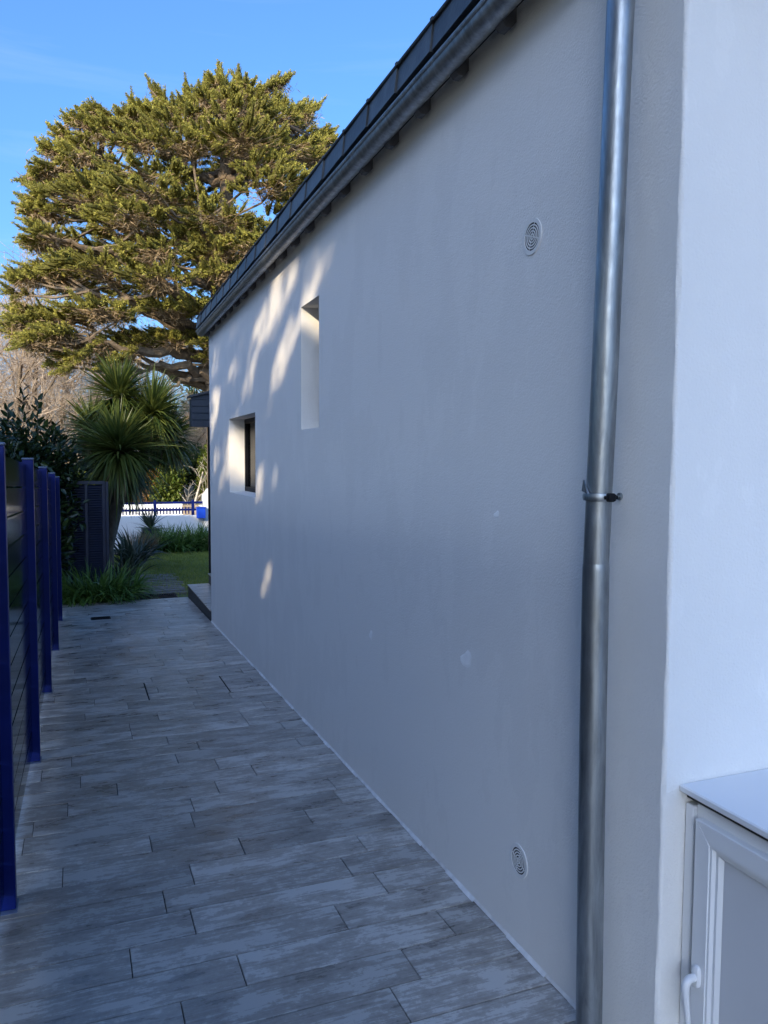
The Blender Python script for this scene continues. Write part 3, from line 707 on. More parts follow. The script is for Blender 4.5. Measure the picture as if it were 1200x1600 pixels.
clump('sword_leaved_plant', 'low sword leaved plant beside the post of the louvred screen', 'plant', (.62, 12.9, gz(12.9)), 120, .7, .03, MAT['flax'], .18, lean=.55, droop=1.4, seed=45)

# cordyline: forked trunks with heads of sword leaves
cd = tag(empty('cordyline_tree', (.42, 13.3, gz(13.3))), 'spiky palm-like tree with several round heads of sword leaves', 'tree')
ci = Matrix.Translation(cd.location).inverted()
def cp(o): o.parent = cd; o.matrix_parent_inverse = ci; return o
heads = [((.60, 12.95, 1.72), .94, 1100, 1), ((.66, 13.75, 2.62), .74, 760, 2), ((1.16, 13.6, 2.34), .74, 760, 3), ((1.42, 13.8, 1.98), .62, 480, 6), ((.22, 14.0, 2.10), .62, 360, 4)]
b0 = Vector((.40, 13.3, gz(13.3)-.05))
tr = MB()
tr.tube([b0, (.42, 13.3, .25), (.50, 13.2, .75), (.58, 13.05, 1.25), (.63, 12.95, 1.75)], [.14, .10, .085, .075, .06], 10)
tr.tube([(.44, 13.3, .3), (.60, 13.4, .9), (.68, 13.6, 1.6), (.68, 13.75, 2.63)], [.085, .075, .065, .05], 10)
tr.tube([(.62, 13.42, .95), (.85, 13.45, 1.35), (1.08, 13.55, 1.8), (1.20, 13.6, 2.32)], [.07, .065, .055, .05], 10)
tr.tube([(.85, 13.45, 1.35), (1.2, 13.7, 1.65), (1.42, 13.9, 1.98)], [.055, .05, .04], 8)
tr.tube([(.50, 13.35, .6), (.40, 13.7, 1.4), (.30, 14.0, 2.15)], [.07, .06, .045], 8)
cp(tr.build('trunk', MAT['trunk'], None, True))
for (c, L, n, sd) in heads:
    rng = np.random.default_rng(60+sd)
    el = np.arcsin(np.clip(rng.uniform(-.86, 1, n), -1, 1)); az = rng.uniform(0, 2*math.pi, n)
    D = np.stack([np.cos(el)*np.cos(az), np.cos(el)*np.sin(az), np.sin(el)], 1); P = np.array(c)+D*.05+np.array([0, 0, .05])
    P[:, 2] += np.sin(el)*.10
    V, Fq = blades(P, D, rng.uniform(.62, 1.1, n)*L*np.where(el > .75, .82 if sd == 1 else 1, 1), rng.uniform(.032, .046, n), np.where(el < .2, 1.0, .45)*rng.uniform(.2, 2.0, n), 5, rng)
    cp(raw('leaf_head', V, Fq, MAT['cordyline']))
    m_ = n//3; el = rng.uniform(-1.35, -.5, m_); az = rng.uniform(0, 2*math.pi, m_)
    D = np.stack([np.cos(el)*np.cos(az), np.cos(el)*np.sin(az), np.sin(el)], 1)
    V, Fq = blades(np.array(c)+D*.05, D, rng.uniform(.5, .9, m_)*L, rng.uniform(.02, .035, m_), rng.uniform(.3, 1.2, m_), 4, rng)
    cp(raw('dead_leaf_skirt', V, Fq, MAT['cordyline_dead']))

# broad leaved evergreen shrub behind the fence
def shrub(name, label, cat, blobs, nleaf, L, Wd, mat, stem_base, stems=7, seed=1, group=None, shell=.35, shoots=()):
    rng = np.random.default_rng(seed); root = tag(empty(name, stem_base), label, cat, group); inv = Matrix.Translation(root.location).inverted()
    vol = np.array([b[1][0]*b[1][1]*b[1][2] for b in blobs])**.67; parts = []
    for (c, r), w in zip(blobs, vol/vol.sum()):
        n = int(nleaf*w); P, d = ellipsoid_pts(n, c, r, shell, rng)
        D = norm(d*.7+rng.normal(size=(n, 3))*.55+np.array([0, 0, .25]))
        parts.append(broad(P, D, rng.uniform(.7, 1.25, n)*L, rng.uniform(.8, 1.2, n)*Wd, rng=rng))
    for (p, h) in shoots:
        k = 9; t = np.linspace(.15, 1, k)[:, None]; P = np.array(p)+np.array([0, 0, 1.])*t*h
        a = np.arange(k)*2.4; D = norm(np.stack([np.cos(a)*.7, np.sin(a)*.7, .9+0*a], 1)); parts.append(broad(P, D, np.full(k, L*1.15), np.full(k, Wd*1.1), rng=rng))
    V, Fq = merge(parts); o = raw('foliage', V, Fq, mat, root); o.matrix_parent_inverse = inv
    m = MB(); sb = Vector(stem_base)
    for k in range(stems):
        c, r = blobs[k % len(blobs)]; e = Vector(c)+Vector((rng.normal()*r[0]*.5, rng.normal()*r[1]*.5, r[2]*.5)); s = sb+Vector((rng.normal()*.12, rng.normal()*.12, -.05))
        m.tube([s, s.lerp(e, .45)+Vector((rng.normal()*.08, rng.normal()*.08, .08)), e], [.03, .02, .008], 6)
    for (p, h) in shoots: m.tube([Vector(p)-Vector((0, 0, .4)), Vector(p)+Vector((0, 0, h))], [.008, .004], 5)
    o = m.build('stem', MAT['bark'], root, True); o.matrix_parent_inverse = inv
    return root
shrub('evergreen_shrub', 'large dark broad leaved evergreen shrub behind the blue posted fence', 'shrub',
      [((-.75, 12.3, 1.45), (.75, .8, .85)), ((-.35, 12.6, 1.1), (.5, .7, 1.0)), ((-1.4, 11.6, 1.35), (.8, .9, .85)), ((-.75, 12.0, .55), (.7, .8, .8)), ((-1.2, 10.3, 1.05), (.6, 1.1, .85)), ((-.25, 13.0, .5), (.45, .5, .8))],
      15000, .125, .058, MAT['laurel'], (-.8, 12.2, gz(12.2)), 9, 71, shoots=[((-.70, 12.2, 2.22), .42), ((-.52, 12.3, 2.15), .38), ((-.9, 12.2, 2.1), .3), ((-.3, 12.5, 1.95), .22)])

# ================================================================== BOUNDARY AND STREET
WY_ = 20.4
bw = MB(); bw.box(-4, 2.985, WY_, WY_+.2, -.6, .27, .01)
tag(bw.build('low_wall', MAT['whitewall']), 'low white boundary wall behind the strap leaved row', 'wall')
pl = MB()
prof = [(2.99, -.6), (5.6, -.6), (5.6, 1.30), (4.1, 1.30), (3.55, 1.12), (3.22, .98), (3.10, .93), (3.05, .84), (2.99, .78)]
pl.prism(prof, WY_-.06, WY_+.26); tag(pl.build('gate_pillar_wall', MAT['whitewall']), 'taller white wall with curved shoulder at the house corner', 'wall')
rl = tag(empty('blue_railing', (0, WY_+.1, .27)), 'blue railing with small pickets above the low white wall', 'railing'); ri = Matrix.Translation(rl.location).inverted()
def rp(o): o.parent = rl; o.matrix_parent_inverse = ri; return o
for z in (.385, .565): rp(MB().box(-4, 2.985, WY_+.08, WY_+.12, z, z+.055, .004).build('rail', MAT['blue']))
for x in (2.74, 1.80, .6, -.6, -1.8, -3): rp(MB().box(x-.035, x+.035, WY_+.065, WY_+.135, .272, .66, .004).build('post', MAT['blue']))
pk = MB().prism([(-.016, .30), (.016, .30), (.016, .46), (0, .485), (-.016, .46)], -.008, .008).mesh('picket', MAT['blue'])
x = 2.64
while x > -.5:
    o = link('picket', pk, rl); o.matrix_parent_inverse = ri; o.location = (x, WY_+.13, 0); x -= .078
    if abs(x-1.80) < .06: x -= .05
mb_ = MB().box(2.80, 3.02, WY_-.22, WY_-.065, .20, .47, .012); mb_.box(2.79, 3.03, WY_-.23, WY_-.062, .471, .49, .004)
tag(mb_.build('letter_box', MAT['bluebright']), 'bright blue letter box at the end of the railing', 'letter box')
pt = MB(); pr2 = [(.16, 0), (.2, .28), (.21, .30), (.19, .30)]
pot = tag(empty('planter', (1.62, 19.75, gz(19.75))), 'dark square planter with spiky plant before the low white wall', 'planter'); pt.box(-.2, .2, -.2, .2, 0, .52, .01); pt.build('pot', MAT['navy'], pot)
rng = np.random.default_rng(9); nA = 90; el = rng.uniform(.1, 1.5, nA); az = rng.uniform(0, 6.28, nA); D = np.stack([np.cos(el)*np.cos(az), np.cos(el)*np.sin(az), np.sin(el)], 1)
V, Fq = blades(np.tile([[0, 0, .5]], (nA, 1))+D*.03, D, rng.uniform(.35, .55, nA), np.full(nA, .04), rng.uniform(.2, .8, nA), 4, rng); raw('leaves', V, Fq, MAT['flax'], pot)
# across the road
zr0 = gz(24)-.06
ww = MB(); ww.box(-6, 3.60, 29.6, 29.85, zr0-.1, .06, .02); tag(ww.build('street_wall', MAT['whitewall']), 'sunlit white wall across the road seen between the blue rails', 'wall')
sp_ = tag(empty('stone_pillar', (3.86, 29.7, zr0)), 'brown stone gate pillar across the road', 'pillar')
MB().box(-.26, .26, -.26, .26, -.1, .60, .02).build('shaft', MAT['stone'], sp_); MB().box(-.3, .3, -.3, .3, .60, .68, .02).build('cap', MAT['stone'], sp_)
hw = MB().box(4.13, 14, 29.65, 29.8, zr0-.1, .0, .02); tag(hw.build('street_wall', MAT['whitewall']), 'white wall across the road right of the stone pillar', 'wall')

def bush(name, label, c, r, n, mat, L=.12, Wd=.07, seed=1, group=None, cat='bush'):
    rng = np.random.default_rng(seed); bl = []
    for k in range(7):
        o = rng.normal(size=3)*np.array(r)*.42; bl.append((tuple(np.array(c)+o), tuple(np.array(r)*rng.uniform(.45, .7))))
    return shrub(name, label, cat, bl, n, L, Wd, mat, (c[0], c[1], terrain(c[0], c[1])), 6, seed, group, .45)
bush('garden_bush', 'bright green sunlit bush across the road left of the pale sapling', (3.1, 32.0, .45), (.95, .8, .9), 5200, MAT['bush'], .13, .08, 81)
bush('garden_bush', 'golden autumn bush across the road behind the spiky tree', (2.05, 32.4, .35), (.9, .8, .85), 4200, MAT['bushgold'], .12, .075, 82)
bush('garden_bush', 'dark evergreen bush across the road behind the pale sapling', (4.6, 34.0, 1.0), (1.4, 1.0, 1.25), 8000, MAT['bushdark'], .13, .07, 83)
bush('garden_bush', 'yellow green bush across the road beside the far house corner', (5.4, 32.2, 1.1), (.9, .8, 1.5), 4800, MAT['bush'], .12, .075, 84)
bush('garden_bush', 'olive bush across the road hidden behind the spiky tree trunks', (.6, 32.5, .5), (1.2, .9, 1.0), 4200, MAT['bush'], .13, .08, 85)

# ------------------------------------------------------------------ bare trees
def branch_tree(rng, H, trunk_r, levels=4, spread=.55, nfirst=7):
    """recursive skeleton: list of (A, B, ra, rb)"""
    S = []
    def grow(p, d, L, r, lv):
        k = 3; q = p; dd = d
        for i in range(k):
            dd = (dd+Vector(rng.normal(size=3))*.13+Vector((0, 0, .05))).normalized(); e = q+dd*(L/k); r1 = r*(1-.22*(i+1)/k*1.6)
            S.append((q, e, r*(1-.22*i/k*1.6), max(r1, .004)))
            if lv > 0:
                for _ in range(2 if lv > 1 else 3):
                    if rng.random() < .9:
                        side = Vector(rng.normal(size=3)); side = (side-dd*side.dot(dd)).normalized(); nd = (dd*(1-spread)+side*spread+Vector((0, 0, .16))).normalized()
                        grow(q.lerp(e, rng.random()), nd, L*rng.uniform(.45, .68), max(r1*.5, .005), lv-1)
            q = e
    grow(Vector((0, 0, -.2)), Vector((0, 0, 1)), H*.72, trunk_r, levels); return S
def bare_meshes(seed, H, tr_r, levels=4):
    rng = np.random.default_rng(seed); S = branch_tree(rng, H, tr_r, levels)
    A = np.array([s[0] for s in S]); B = np.array([s[1] for s in S]); ra = np.array([s[2] for s in S]); rb = np.array([s[3] for s in S])
    big = ra > .03
    return merge([twigs(A[big], B[big], ra[big], rb[big])]), merge([twigs(A[~big], B[~big], np.maximum(ra[~big]*.8, .008), np.maximum(rb[~big]*.7, .005))])
protos = []
for sd, H in ((101, 9.0), (102, 8.0), (103, 9.5)):
    (v1, f1), (v2, f2) = bare_meshes(sd, H, .16); protos.append((v1, f1, v2, f2))
bare = []
spots = [(-6.0, 38, 0, 1.05), (-4.2, 41, 1, 1.2), (-2.6, 37, 2, .95), (-1.2, 40, 0, 1.05), (.4, 38, 1, 1.0), (2.0, 41, 2, .95), (3.8, 39, 0, .75), (6.0, 42, 1, .62), (8.0, 40, 2, .55), (-5.2, 46, 2, 1.25), (-3.0, 48, 1, 1.3), (-.8, 46, 0, 1.15), (1.6, 48, 2, 1.1), (4.4, 47, 1, .85), (7.0, 49, 0, .7), (9.6, 46, 2, .62), (-7.5, 43, 1, 1.2), (-8.5, 50, 0, 1.4)]
pm = {}
for i, (x, y, k, s) in enumerate(spots):
    r = tag(empty('bare_tree', (x, y, terrain(x, y))), 'leafless twiggy tree in the sunlit wood beyond the road', 'tree', 'leafless trees of the wood beyond the road')
    r.scale = (s*1.1, s*1.1, s); r.rotation_euler = (0, 0, random.uniform(0, 6.28))
    if k not in pm:
        a = raw('trunk', protos[k][0], protos[k][1], MAT['palebark'] if k == 1 else MAT['bark'], r); b = raw('crown', protos[k][2], protos[k][3], MAT['twig'], r); pm[k] = (a, b)
    else:
        for c in pm[k]: q = c.copy(); col.objects.link(q); q.parent = r
sap = tag(empty('sapling', (4.15, 30.6, terrain(4.15, 30.6))), 'pale barked leafless sapling across the road beside the stone pillar', 'tree')
(v1, f1), (v2, f2) = bare_meshes(131, 3.1, .065, 3)
v1 = v1[:]; raw('trunk', v1, f1, MAT['palebark'], sap); raw('crown', v2, f2, MAT['palebark'], sap)
# evergreen shrubs at the foot of the wood
for i, (x, y, r_) in enumerate(((-5, 36, 1.6), (-2.2, 35.5, 1.3), (0.3, 36.5, 1.4), (7.5, 36, 1.5), (10.5, 44, 2.2))):
    bush('woodland_shrub', 'green undergrowth shrub at the foot of the leafless wood', (x, y, terrain(x, y)+r_*.8), (r_*1.1, r_, r_*.9), 2800, MAT['bush' if i % 2 else 'bushdark'], .2, .12, 140+i, 'undergrowth shrubs at the foot of the wood', 'shrub')
for i, (x, y, h) in enumerate(((12.5, 78, 9), (17, 82, 7), (20, 76, 8))):
    bush('distant_tree', 'distant evergreen tree on the hill beyond the wood', (x, y, terrain(x, y)+h*.5), (h*.5, h*.5, h*.5), 3000, MAT['bushdark'], .5, .3, 150+i, 'distant evergreens on the hill', 'tree')

# ------------------------------------------------------------------ the great cypress
CY = 30.0
outline = [(340,113),(385,125),(455,128),(430,152),(495,168),(500,192),(523,212),(535,260),(560,310),(575,380),(560,450),(500,520),(420,560),(325,572),(280,570),(230,556),(190,576),(120,556),(88,588),(60,568),(20,545),(5,520),(20,490),(10,462),(15,425),(38,415),(30,380),(45,350),(30,320),(48,292),(32,282),(62,240),(75,232),(128,212),(85,182),(150,180),(185,165),(222,170),(260,160),(300,150),(325,132)]
def inside(p, poly):
    x, y = p; c = False; j = len(poly)-1
    for i in range(len(poly)):
        xi, yi = poly[i]; xj, yj = poly[j]
        if (yi > y) != (yj > y) and x < (xj-xi)*(y-yi)/(yj-yi)+xi: c = not c
        j = i
    return c
oa = np.array(outline, float)
def edge_dist(p):
    a = oa; b = np.roll(oa, -1, 0); ab = b-a; t = np.clip(((p-a)*ab).sum(1)/(ab*ab).sum(1), 0, 1); return np.linalg.norm(a+ab*t[:, None]-p, axis=1).min()
crng = np.random.default_rng(303)
TX = at(352, 500, CY)                       # trunk foot seen behind the roof
cyp = tag(empty('cypress_tree', (TX.x, CY, terrain(TX.x, CY))), 'huge spreading yellow green cypress towering behind the house', 'tree'); cyi = Matrix.Translation(cyp.location).inverted()
def yp(o): o.parent = cyp; o.matrix_parent_inverse = cyi; return o
# pads of foliage in the volume of the crown
pads = []
tries = 0
while len(pads) < 215 and tries < 40000:
    tries += 1
    p = np.array([crng.uniform(0, 580), crng.uniform(110, 592)])
    if not inside(p, outline): continue
    ed = edge_dist(p)
    if ed < 10: continue
    half = 5.2*math.sqrt(min(1, ed/150)); s = crng.random()
    off = -half*(1-.55*s*s) if crng.random() < .78 else crng.uniform(-half, half)
    if p[0] > 430 and crng.random() < .45: continue
    P = at(p[0], p[1], CY+off); P = np.array(P)
    # open pockets in the inner crown
    if math.hypot((p[0]-345)/62, (p[1]-270)/55) < 1 and off < 1.0: continue
    if math.hypot((p[0]-410)/45, (p[1]-325)/40) < 1: continue
    if math.hypot((p[0]-300)/34, (p[1]-440)/60) < 1 and crng.random() < .8: continue
    sz = min(crng.uniform(.8, 1.7), max(.30, (ed-6)/34))
    if any(abs(P[2]-q[0][2]) < .58+.14*(sz+q[1])*.5 and np.hypot(P[0]-q[0][0], P[1]-q[0][1]) < .66*(sz+q[1]) for q in pads): continue
    pads.append((P, sz, ed))
trunk_axis = [np.array([TX.x+.1, CY, terrain(TX.x, CY)-.2]), np.array([TX.x-.1, CY, 2.6]), np.array([TX.x-.25, CY+.1, 5.5]), np.array([TX.x-.05, CY+.2, 9.0]), np.array([TX.x+.1, CY, 12.0]), np.array([TX.x-.1, CY, 14.6])]
tm = MB(); tm.tube([Vector(q) for q in trunk_axis], [.85, .62, .50, .36, .24, .08], 12)
def axis_at(z):
    for a, b in zip(trunk_axis[:-1], trunk_axis[1:]):
        if z <= b[2]: return a+(b-a)*max(0, (z-a[2])/(b[2]-a[2]))
    return trunk_axis[-1]
limb_nodes = []
def limb(pts, rad):
    P = [Vector(p) for p in pts]; dense = []; rads = []
    for i in range(len(P)-1):
        for k in range(4):
            t = k/4; q = P[i].lerp(P[i+1], t)+Vector(crng.normal(size=3))*.06; dense.append(q); rads.append(rad[i]+(rad[i+1]-rad[i])*t)
    dense.append(P[-1]); rads.append(rad[-1]); tm.tube(dense, rads, 7)
    for q, r in zip(dense[3:], rads[3:]): limb_nodes.append((np.array(q), r))
# limbs seen in the photograph's lower crown, then the fans that carry the rest
def A_(px, py, dy=0): q = at(px, py, CY+dy); return (q.x, q.y, q.z)
limb([A_(350,585), A_(318,560,-.6), A_(262,548,-1.4), A_(205,545,-2.2), A_(140,530,-2.6)], [.34, .26, .19, .13, .05])
limb([A_(350,600), A_(322,582,-.5), A_(292,574,-1), A_(250,570,-1.4), A_(225,580,-1.6)], [.30, .22, .16, .10, .05])
limb([A_(352,612), A_(325,590,-.3), A_(296,592,-.6), A_(268,604,-.9)], [.25, .18, .11, .04])
limb([A_(350,560), A_(310,520,-.9), A_(255,495,-1.9), A_(200,470,-2.8), A_(140,455,-3)], [.34, .27, .2, .13, .05])
limb([A_(348,520), A_(300,470,-.5), A_(220,420,-1.6), A_(140,385,-2.4), A_(80,370,-2.4)], [.30, .24, .18, .11, .04])
limb([A_(348,470), A_(318,420,-1.8), A_(308,380,-2.8), A_(314,350,-3.2)], [.22, .16, .10, .04])
for k in range(26):
    z0 = crng.uniform(4.2, 12.5); a = crng.uniform(0, 2*math.pi); b = axis_at(z0); Lh = crng.uniform(2.5, 5.6)*(1-.45*max(0, (z0-8)/7))
    d = np.array([math.cos(a), math.sin(a), 0]); up = crng.uniform(.25, .8)
    limb([tuple(b), tuple(b+d*Lh*.35+np.array([0, 0, Lh*.12*up])), tuple(b+d*Lh*.7+np.array([0, 0, Lh*.34*up])), tuple(b+d*Lh+np.array([0, 0, Lh*.62*up]))], [.20, .15, .10, .04])
for k in range(40): q = axis_at(4+k*.26); limb_nodes.append((np.array(q), .2))
LN = np.array([q for q, r in limb_nodes])
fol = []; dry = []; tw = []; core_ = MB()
arms = [((190,212),(92,182),-1.5),((205,195),(118,172),-.5),((400,150),(458,126),-.5),((352,160),(340,112),0),((378,165),(371,122),.2),((268,185),(232,136),.3),((470,235),(524,210),-.5),((455,200),(500,166),0),((90,262),(28,283),-1.5),((110,250),(60,226),-1),((90,335),(28,322),-2),((85,430),(12,440),-2),((80,500),(4,508),-2),((95,520),(20,545),-2.5),((150,540),(86,588),-2.5),((230,200),(200,160),0),((300,175),(290,146),.5),((325,165),(318,136),.4),((110,380),(30,378),-1.8),((200,555),(150,580),-2.2),((130,225),(78,205),-.6)]
for (a, b, dy) in arms:
    A3, B3 = np.array(at(*a, CY+dy)), np.array(at(*b, CY+dy)); ln_ = np.linalg.norm(B3-A3); k_ = max(3, int(ln_/.34))
    for q in range(k_): f_ = (q+.5)/k_; pads.append((A3+(B3-A3)*f_*.86, .62*(1-.62*f_), -1, (B3-A3)/ln_))
for (P, sz, ed, *arm_d) in pads:
    dist = np.linalg.norm((LN-P)*np.array([1, 1, 1.5]), axis=1)+np.maximum(0, LN[:, 2]-P[2])*1.5; j = dist.argmin(); Q = LN[j]
    out = P-np.array([TX.x, CY, P[2]]); out = out/(np.linalg.norm(out)+1e-6)
    if arm_d: out = arm_d[0]
    root = P-out*sz*.75+np.array([0, 0, -.22*sz])
    mid = (Q+root)/2+crng.normal(size=3)*.12+np.array([0, 0, -.08])
    tm.tube([Vector(Q), Vector(mid), Vector(root), Vector(P+out*sz*.35)], [.055, .045, .036, .012], 5, False)
    # thick ropy fingers of foliage along the upper side of the pad
    nf = int(24*sz*sz+7); a = crng.uniform(0, 2*math.pi, nf); rr_ = np.sqrt(crng.random(nf))
    side = np.cross(out, [0, 0, 1.]); side /= np.linalg.norm(side)+1e-9
    u, w = np.cos(a)*rr_*sz*.95, np.sin(a)*rr_*sz*.95
    base = P+out*(u-.25*sz)[:, None]+side*w[:, None]+np.array([0, 0, 1.])*((.09*sz*(1-rr_**2))+(u/sz)*.04+crng.normal(0, .03, nf))[:, None]
    fd = norm(out*(.75+.35*u/sz)[:, None]+side*(w/sz*.9)[:, None]+np.array([0, 0, .07+.50*max(0, (P[2]-11)/4)])+crng.normal(size=(nf, 3))*.24)
    fl = crng.uniform(.34, .80, nf)*(.62+.26*sz); fr_ = crng.uniform(.062, .125, nf)*(.7+.3*min(sz, 1.2))
    bend = norm(crng.normal(size=(nf, 3))+np.array([0, 0, .9]))*.22
    m_ = 100
    t = crng.random((nf, m_))**.8; rad_ = rdir(nf*m_, crng).reshape(nf, m_, 3); rad_ = norm(rad_-fd[:, None]*(rad_*fd[:, None]).sum(-1, keepdims=True))
    lump = 1+.28*np.sin(t*17+crng.uniform(0, 6, (nf, 1)))
    prof_ = np.minimum(1, t/.22+.25)*np.sqrt(np.clip(1-t, 0, 1))*1.12
    cen = base[:, None]+fd[:, None]*(t*fl[:, None])[..., None]+bend[:, None]*(t**2*fl[:, None])[..., None]
    pos_ = cen+rad_*(prof_*fr_[:, None]*lump*crng.uniform(.72, 1.08, (nf, m_)))[..., None]
    dd = norm(fd[:, None]*.75+rad_*.55+np.array([0, 0, .10])+crng.normal(size=(nf, m_, 3))*.25)
    fol.append(sprays(pos_.reshape(-1, 3), dd.reshape(-1, 3), crng.uniform(.05, .105, nf*m_), crng.uniform(.020, .036, nf*m_), norm(rad_.reshape(-1, 3)+crng.normal(size=(nf*m_, 3))*.3)))
    for i in range(nf):                         # dense heart of each finger
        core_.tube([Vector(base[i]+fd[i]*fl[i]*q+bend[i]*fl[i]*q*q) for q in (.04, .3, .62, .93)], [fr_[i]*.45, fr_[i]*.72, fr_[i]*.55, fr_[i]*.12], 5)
    # twigs below and withered sprays
    nt_ = int(20+26*sz); idx = crng.integers(0, nf, nt_); B = base[idx]-np.array([0, 0, .03]); A = root+(P-root)*crng.random((nt_, 1))
    tw.append(twigs(A, B, np.full(nt_, .014), np.full(nt_, .006)))
    nd = int(330*sz+30); t = crng.random((nd, 1)); i2 = crng.integers(0, nt_, nd); pp = A[i2]+(B[i2]-A[i2])*t+crng.normal(size=(nd, 3))*np.array([.16, .16, .09])-np.array([0, 0, .10])
    dry.append(kites(pp, norm((B-A)[i2]+crng.normal(size=(nd, 3))*.5-np.array([0, 0, .25])), crng.uniform(.10, .32, nd), crng.uniform(.012, .028, nd), crng))
yp(tm.build('trunk', MAT['bark'], None, True))
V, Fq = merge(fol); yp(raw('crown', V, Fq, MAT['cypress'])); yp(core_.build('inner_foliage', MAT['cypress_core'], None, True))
V, Fq = merge(dry+tw); yp(raw('dry_twigs', V, Fq, MAT['cypress_dry']))
# bare snag near the top and stray twigs in the lower crown
sn = MB(); sn.tube([A_(262,170), A_(248,155), A_(231,135)], [.05, .04, .02], 5); yp(sn.build('bare_snag', MAT['bark']))

# ================================================================== OUT OF FRAME: neighbour's house, and evergreens placed to shade the alley
nh = tag(empty('neighbour_house', (-20, -11.5, 0)), 'low neighbouring house far beyond the fence, out of view', 'house'); ni = Matrix.Translation(nh.location).inverted()
m = MB(); m.box(-24, -15, -18, -5.0, -.3, 3.6); o = m.build('wall', MAT['neighbour'], nh); o.matrix_parent_inverse = ni
m = MB().prism([(-24.4, 3.55), (-14.6, 3.55), (-14.6, 3.7), (-19.5, 6.4), (-24.4, 3.7)], -18.3, -4.8); o = m.build('roof', MAT['slate'], nh); o.matrix_parent_inverse = ni
for y in (-15.5, -12.5, -9.5, -6.8):
    w_ = MB().box(-15.0, -14.96, y-.5, y+.5, 1.0, 2.4, .01).build('window', MAT['glass'], nh); w_.matrix_parent_inverse = ni
# light spots on the side wall: evergreen leaves on the sun's path to them are left out (y, z on the wall)
spots_px = [((451,420),(414,518),20,1),((461,504),(433,588),13,1),((430,598),(412,665),6,.8),((405,507),(384,616),9,.95),((369,560),(356,592),4,.7),((376,540),(366,600),4,.6),((342,609),(332,665),5,.9),((339,700),(334,735),4,.8),((355,690),(350,756),6,.8),((411,731),(402,777),9,.9),((433,733),(423,765),6,.8),((421,780),(415,800),4,.6),((421,882),(412,931),6,1),((424,935),(422,946),4,.8),((500,415),(476,495),9,1),((364,660),(361,748),7,1),((520,385),(508,415),6,.45),((588,290),(580,320),4,.35),((560,365),(548,395),4,.35),((390,640),(384,690),5,.5),((736,1030),(724,1042),7,1.05),((582,990),(578,1000),5,1),((784,856),(780,864),4,.7),((367,505),(362,530),4,.5),((340,545),(334,590),5,.6)]
drng = random.Random(17)
for _ in range(46):
    x0 = drng.uniform(334, 530); y0 = 530+(x0-330)*-.95+drng.uniform(20, 250)*(1 if x0 < 450 else .45); L_ = drng.uniform(14, 46)
    spots_px.append(((x0, y0), (x0-L_*.28, y0+L_), drng.uniform(.5, 2.6), drng.uniform(.72, .90)))
segs = np.array([[*a, *b, w, k] for a, b, w, k in spots_px], float)
fw_, rg_, up_ = (np.array(v) for v in (fwd, rgt, upv)); sv = np.array(SUN); eye_ = np.array(EYE)
def light_gap(P):
    t = (W-P[:, 0])/sv[0]; Q = P+sv*t[:, None]-eye_; dz = Q@fw_; x = 600+F_PX*(Q@rg_)/dz; y = 800-F_PX*(Q@up_)/dz
    g = np.zeros(len(P))
    for ax, ay, bx, by, w, k in segs:
        ab = np.array([bx-ax, by-ay]); tt = np.clip(((x-ax)*ab[0]+(y-ay)*ab[1])/(ab@ab), 0, 1)
        d = np.hypot(x-ax-ab[0]*tt, (y-ay-ab[1]*tt)*.8); g = np.maximum(g, np.where(d < w*.85+1.2, .80+.18*k, 0))
    return g
def shade_tree(name, label, base, blobs, nleaf, seed):
    rng = np.random.default_rng(seed); root = tag(empty(name, base), label, 'tree'); inv = Matrix.Translation(root.location).inverted(); parts = []
    vol = np.array([r[0]*r[1]*r[2] for c, r in blobs])
    for (c, r), wgt in zip(blobs, vol/vol.sum()):
        n = int(nleaf*wgt); d = rdir(n, rng)*rng.random((n, 1))**.42; P = np.array(c)+d*np.array(r)
        D = norm(rng.normal(size=(n, 3))); keep = rng.random(n) > light_gap(P+D*.075); P = P[keep]; D = D[keep]; n = len(P)
        parts.append(kites(P, D, rng.uniform(.10, .20, n), rng.uniform(.07, .12, n), rng))
    V, Fq = merge(parts); o = raw('crown', V, Fq, MAT['bushdark'], root); o.matrix_parent_inverse = inv
    m = MB(); b = Vector(base); top = b+Vector((0, 0, 6.0)); m.tube([b-Vector((0, 0, .2)), b.lerp(top, .5)+Vector((.1, 0, 0)), top], [.2, .14, .04], 8)
    o = m.build('trunk', MAT['bark'], root, True); o.matrix_parent_inverse = inv
TXX = -7.0
def crown_blobs(y0, y1, ztop, zlow=4.2):
    c = (y0+y1)/2; h = (y1-y0)/2
    return [((TXX, c, (zlow+ztop)/2), (1.25, h*1.05, (ztop-zlow)/2)), ((TXX, c-h*.62, (zlow+ztop)/2+.3), (1.1, h*.62, (ztop-zlow)*.46)), ((TXX, c+h*.62, (zlow+ztop)/2+.2), (1.1, h*.62, (ztop-zlow)*.46)), ((TXX-.2, c, zlow+.9), (1.2, h*1.1, 1.3))]
shade_tree('shade_evergreen', 'dense evergreen tree added out of view to shade the alley, nearest the neighbouring house', (TXX, -8.4, 0), crown_blobs(-10.9, -6.2, 10.0), 60000, 400)
shade_tree('shade_evergreen', 'dense evergreen tree added out of view to shade the alley, middle of the row', (TXX, -4.6, 0), crown_blobs(-7.0, -2.6, 10.2), 60000, 401)
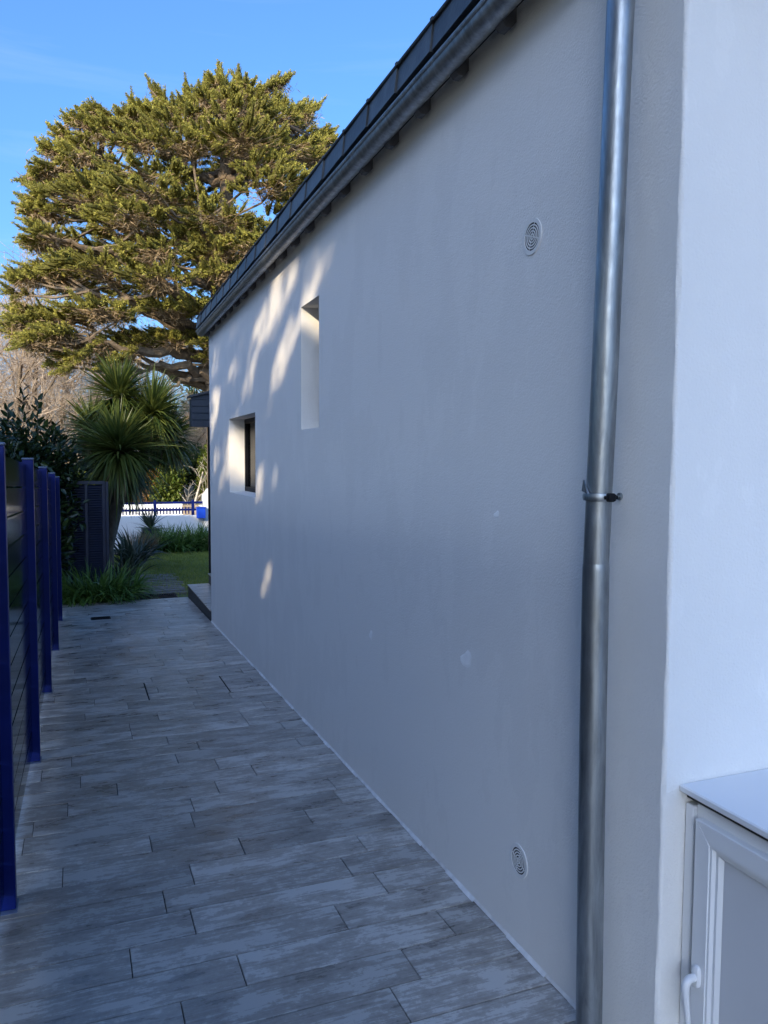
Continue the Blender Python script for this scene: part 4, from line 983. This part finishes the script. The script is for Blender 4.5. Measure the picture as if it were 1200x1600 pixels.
shade_tree('shade_evergreen', 'dense evergreen tree added out of view to shade the alley, facing its far end', (TXX, -.9, 0), crown_blobs(-3.4, 1.4, 10.2), 65000, 402)
shade_tree('shade_evergreen', 'shorter evergreen tree added out of view to shade the alley, facing the spiky tree', (TXX, 3.4, 0), crown_blobs(1.0, 6.0, 7.2, 3.2), 50000, 403)
# unseen hedge added to keep the lawn in shade
hd_ = tag(empty('shade_hedge', (-4.6, 11, gz(11))), 'clipped evergreen hedge added out of view to shade the lawn', 'hedge'); hi_ = Matrix.Translation(hd_.location).inverted()
core = MB(); ny_ = 24; nz_ = 10; hv = []
def htop(y): return 4.6+.35*math.sin(y*1.3)+.2*math.sin(y*3.1)
for i in range(ny_+1):
    y = 7.0+(15.5-7.0)*i/ny_
    for (x, z) in ((-5.4, -.4), (-5.3, htop(y)*.7), (-5.0, htop(y)), (-4.3, htop(y)), (-3.95, htop(y)*.7), (-3.85, -.4)): core.v.append((x+.12*math.sin(y*2.3+z), y, z))
for i in range(ny_):
    for k in range(5): q = i*6+k; core.f.append((q, q+1, q+7, q+6))
core.f += [tuple(range(5, -1, -1)), tuple(ny_*6+k for k in range(6))]
o = core.build('inner_branches', MAT['bushdark'], hd_); o.matrix_parent_inverse = hi_
rng = np.random.default_rng(77); n = 26000; yv = rng.uniform(6.9, 15.6, n); tv = rng.random(n)
ht = 4.6+.35*np.sin(yv*1.3)+.2*np.sin(yv*3.1); xv = np.where(tv < .7, -3.88, rng.uniform(-5.2, -3.9, n)); zv = np.where(tv < .7, rng.uniform(-.3, 1, n)*ht, ht)
xv = np.where(tv < .7, xv-.35*np.clip(zv/ht-.7, 0, 1), xv)
P = np.stack([xv, yv, zv], 1)+rng.normal(size=(n, 3))*.07
V, Fq = kites(P, norm(rng.normal(size=(n, 3))+np.array([.5, 0, .4])), rng.uniform(.10, .18, n), rng.uniform(.06, .10, n), rng)
o = raw('foliage', V, Fq, MAT['bushdark'], hd_); o.matrix_parent_inverse = hi_
